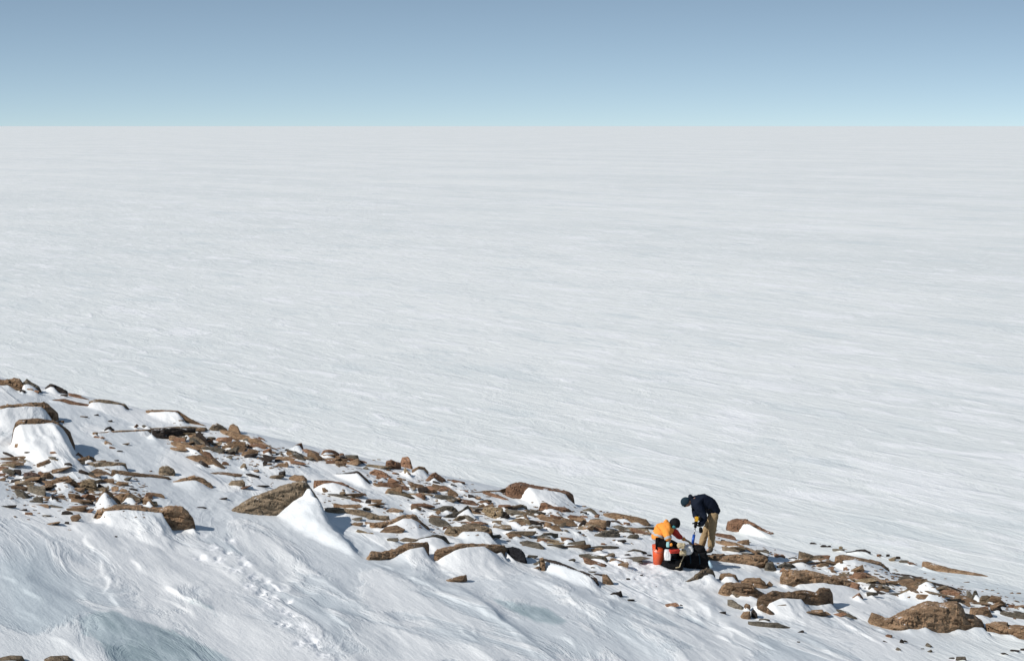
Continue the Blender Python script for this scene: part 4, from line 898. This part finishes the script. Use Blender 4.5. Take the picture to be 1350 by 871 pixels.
K = dict(pelvis=W(869, 713.5, Y), sp=W(867.5, 706, Y + .02), ch=W(873, 698, Y + .04), nb=W(880, 693.5, Y + .05), nk=W(884, 692, Y + .05), hd=W(889, 691, Y + .03),
         hn=W(871, 715, Y - .1), kn=W(890, 722, Y - .14), an=W(886, 741, Y - .16), tn=W(893, 745, Y - .18),
         hf=W(871, 714, Y + .1), kf=W(891, 720, Y + .2), af=W(893, 738, Y + .26), tf=W(900, 742, Y + .28),
         sn=W(878, 700, Y - .17), en=W(882, 713, Y - .27), wn=W(893, 717.5, Y - .12), sf=W(886, 698, Y + .2), ef=W(895, 707, Y + .36), wf=W(906, 712.5, Y + .52))
face2 = Vector((.72, -.45, -.62))
bodyskin(K, E, RB, list(K), 'body', skinm, ps, voxel=.012, extra=[head_mesh(K['hd'], face2)])
oj = bodyskin(K, E, RB, ['pelvis', 'sp', 'ch', 'nb', 'nk', 'sn', 'en', 'sf'], 'jacket', orange, ps,
              over=dict(pelvis=.175, sp=.20, ch=.195, nb=.135, nk=.09, sn=.115, en=.085, sf=.11), sub=3)
wrinkle(oj, .014, 9, 2); wrinkle(oj, .010, 22, 7)
fd = (K['kn'] - K['hn']).normalized()
m1 = (K['sn'] + K['en']) / 2
band('reflective_tape', oj, W(866, 704, Y), Vector((.35, 0, 1)), .026, tape, oj, test=lambda q: q.y > m1.y + .06 or q.x < m1.x - .12)
band('reflective_tape', oj, W(866, 711.5, Y), Vector((.1, 0, 1)), .026, tape, oj, test=lambda q: q.x < K['sn'].x - .02 or q.y > Y)
band('reflective_tape', oj, m1 + (K['en'] - K['sn']) * .18, K['en'] - K['sn'], .028, tape, oj, test=lambda q: (q - m1).length < .2)
hd2 = skin('hood', [W(874, 688.5, Y + .05), W(878, 689.5, Y + .05), W(880, 693, Y + .04)], [(0, 1), (1, 2)], [(.085, .12), (.085, .11), (.06, .08)], orange, oj, sub=2)
wrinkle(hd2, .01, 14)
sl_ = skin('sleeve', [K['sf'], W(891, 702, Y + .28), K['ef'], W(899, 709, Y + .42)], [(0, 1), (1, 2), (2, 3)], [(.10, .10), (.09, .09), (.075, .075), (.06, .06)], redc, oj, sub=3)
wrinkle(sl_, .012, 12)
skin('sleeve', [K['en'], (K['en'] + K['wn']) / 2, K['wn']], [(0, 1), (1, 2)], [(.075, .075), (.065, .065), (.05, .05)], blk, oj, sub=3)
skin('cuff', [W(899, 709, Y + .42), W(903, 711, Y + .48)], [(0, 1)], [(.05, .05), (.05, .05)], orange, oj, sub=2)
lt = bodyskin(K, E, RB, ['pelvis', 'hn', 'kn', 'an', 'hf', 'kf', 'af'], 'trousers', blk, ps,
              over=dict(pelvis=.15, hn=.115, kn=.09, an=.075, hf=.115, kf=.09, af=.075), sub=3)
wrinkle(lt, .012, 11, 4)
for a_, t_ in (('an', 'tn'), ('af', 'tf')):
    A_, T_ = K[a_], K[t_]
    skin('boot', [A_ + Vector((0, 0, .06)), A_ + Vector((.0, 0, -.03)), (A_ + T_) / 2 + Vector((0, 0, -.01)), T_ + Vector((.03, 0, 0))], [(0, 1), (1, 2), (2, 3)], [(.055, .055), (.055, .055), (.05, .045), (.042, .035)], blk, ps, sub=2)
cap_mesh('beanie', K['hd'] + Vector((.005, 0, .01)), face2, .115, blk, ps, cut=-.55)
skin('neck_gaiter', [K['hd'] + Vector((-.045, -.085, -.015)), K['hd'] + Vector((-.01, -.10, -.05)), K['hd'] + Vector((.04, -.08, -.07))], [(0, 1), (1, 2)], [(.04, .045), (.045, .045), (.03, .03)], teal, ps, sub=2)
skin('goggles', [K['hd'] + face2.normalized() * .10 + Vector((-.05, -.05, .03)), K['hd'] + face2.normalized() * .115 + Vector((.0, 0, .03)), K['hd'] + face2.normalized() * .1 + Vector((.05, .05, .03))], [(0, 1), (1, 2)], [(.03, .03)] * 3, blk, ps, sub=2)
hand('glove', K['wn'], W(901, 719, Y), Vector((.2, .1, -1)), beige, oj, curl=.7, size=1.15)
hand('glove', K['wf'], W(912, 716, Y + .62), Vector((.2, .1, -1)), beige, oj, curl=.7, size=1.15)

# --- gear on the snow
def sack(name, c, size, material, seed, label, cat, lump=.26, rot=0.):
    bm = bmesh.new(); bmesh.ops.create_cube(bm, size=1); bmesh.ops.subdivide_edges(bm, edges=bm.edges[:], cuts=11, use_grid_fill=True)
    for v in bm.verts:
        q = v.co.copy(); r_ = max(abs(q.x), abs(q.y), abs(q.z)); s_ = q.normalized() * r_
        q = q * .45 + s_ * .62
        n = mn.noise(q * 2.2 + Vector((seed, 0, 0))) * lump + mn.noise(q * 5.5 + Vector((0, seed, 0))) * lump * .45 + abs(mn.noise(q * 9 + Vector((0, 0, seed)))) * lump * .3
        q *= 1 + n; q.z = max(q.z, -.46)
        v.co = Vector((q.x * size[0], q.y * size[1], q.z * size[2]))
    bmesh.ops.rotate(bm, matrix=Matrix.Rotation(rot, 3, 'Z'), verts=bm.verts)
    for f_ in bm.faces: f_.smooth = True
    me = bpy.data.meshes.new(name); bm.to_mesh(me); bm.free(); me.materials.append(material)
    o = link(name, me, loc=c)
    if label: tag(o, label, cat)
    return o
def on(px, py, Yq): 
    P = W(px, py, Yq); g = float(hz(P.x, Yq)); return P, g
YB = 68.25
P, g = on(915, 740, YB)
rk_ = link('rucksack', None, loc=(P.x, YB, g)); tag(rk_, 'large black rucksack slumped on the snow in front of the standing worker', 'rucksack')
o = sack('main_bag', Vector((0, 0, 0)), (.66, .44, .46), blk, 3, None, None); o.parent = rk_; o.location = (0, 0, .19)
o = sack('top_pocket', Vector((0, 0, 0)), (.34, .30, .20), blk, 8, None, None); o.parent = rk_; o.location = (.07, .02, .42)
for dx in (-.12, .1):
    st_ = skin('strap', [Vector((dx, -.20, .36)), Vector((dx + .02, -.245, .24)), Vector((dx + .03, -.23, .10))], [(0, 1), (1, 2)], [(.02, .006)] * 3, dteal, None, sub=1); st_.parent = rk_
P, g = on(887, 742, 67.85)
o = sack('duffel_bag', Vector((P.x, 67.78, g + .08)), (.50, .30, .26), blk, 12, 'low black duffel bag at the feet of the seated worker', 'bag')
st_ = skin('carry_handle', [Vector((-.14, -.06, .10)), Vector((-.06, -.10, .17)), Vector((.06, -.10, .17)), Vector((.14, -.06, .10))], [(0, 1), (1, 2), (2, 3)], [(.012, .008)] * 4, dteal, None, sub=1); st_.parent = o
P, g = on(880, 733, 67.62)
pz = W(880, 732, 67.62).z
o = sack('sample_bag', Vector((P.x, 67.60, pz)), (.15, .08, .24), wht, 21, 'white upright sample bag leaning on the black duffel, right of the bucket', 'bag', .18)
o = sack('sample_bag', W(906, 725, 68.1), (.24, .18, .22), wht, 25, 'white crumpled cloth bag lying on top of the gear between the two workers', 'bag', .3)
o = sack('sample_bag', W(898, 719, 67.72), (.17, .13, .14), beige, 28, 'small beige pouch held in the lap of the seated worker', 'pouch', .25)
o = sack('stuff_sack', W(889, 726, 67.6), (.24, .12, .11), redc, 30, 'small red stuff sack on the black duffel', 'bag', .25, .2)
o = sack('stuff_sack', W(900, 728.5, 67.85), (.16, .12, .14), beige, 33, 'tan cloth bag below the white crumpled one', 'bag', .25, .2)
o = sack('flask', W(880.5, 717.5, 67.5), (.075, .07, .13), cyan, 2, 'pale cyan flask hanging beside the arm of the seated worker', 'flask', .05)
skin('strap', [Vector((.04, 0, .0)), Vector((.08, .0, -.01)), Vector((.11, 0, .03))], [(0, 1), (1, 2)], [(.03, .035), (.045, .05), (.03, .03)], orange, o, sub=2)
a0, a1 = W(904, 725, 67.9), W(896, 747, 67.6)
po = skin('rope', [a0, a0 * .7 + a1 * .3 + Vector((.01, 0, .0)), a0 * .35 + a1 * .65 + Vector((-.01, 0, 0)), a1, a1 + Vector((-.10, -.05, -.01))], [(0, 1), (1, 2), (2, 3), (3, 4)], [(.014, .014)] * 5, beige, None, sub=1)
tag(po, 'pale rope trailing from the gear down between the duffel and the rucksack', 'rope')
P, g = on(934, 747, YB)
bo = link('water_bottle', None, loc=(P.x, 68.1, g)); tag(bo, 'pale blue water bottle lying against the right side of the rucksack', 'bottle')
c0 = Vector((P.x - .02, 68.1, g + .20)); c1 = Vector((P.x + .07, 68.05, g + .05))
tube('flask_body', c0, c1, .04, .04, simple('pale_blue_plastic', (.45, .62, .72), .3, .1), bo)
tube('cap', c0 + (c0 - c1).normalized() * .03, c0, .024, .026, wht, bo)
# the block being drilled, low rock in front of the boots
P, g = on(914, 722, 68.85)
def block(px, py, Yq, sx, sy, sz, tint, lab, seed):
    o = link('stone', stone_mesh(seed, tint)); P = W(px, py, Yq)
    o.scale = (sx, sy, sz); o.rotation_euler = (0, R(6), R(12)); o.location = P
    return tag(o, lab, 'stone')
block(912, 724, 68.84, .55, .45, .32, 'p', 'pale block of rock under the drill, held steady by the seated worker', 3)
block(917, 731, 69.0, .6, .5, .3, 'd', 'dark stone between the rucksack and the boots of the standing worker', 6)
block(921, 718, 69.3, .3, .25, .12, 'r', 'reddish stone just left of the boots of the standing worker', 9)
for root in (pm, ps, dr, bk, bo):
    for o in list(COL.objects):
        if o.parent == root: o.matrix_parent_inverse = Matrix.Translation(-root.location)
for o in list(COL.objects):
    if o.parent is not None and o.parent.parent in (pm, ps): o.matrix_parent_inverse = Matrix.Identity(4)
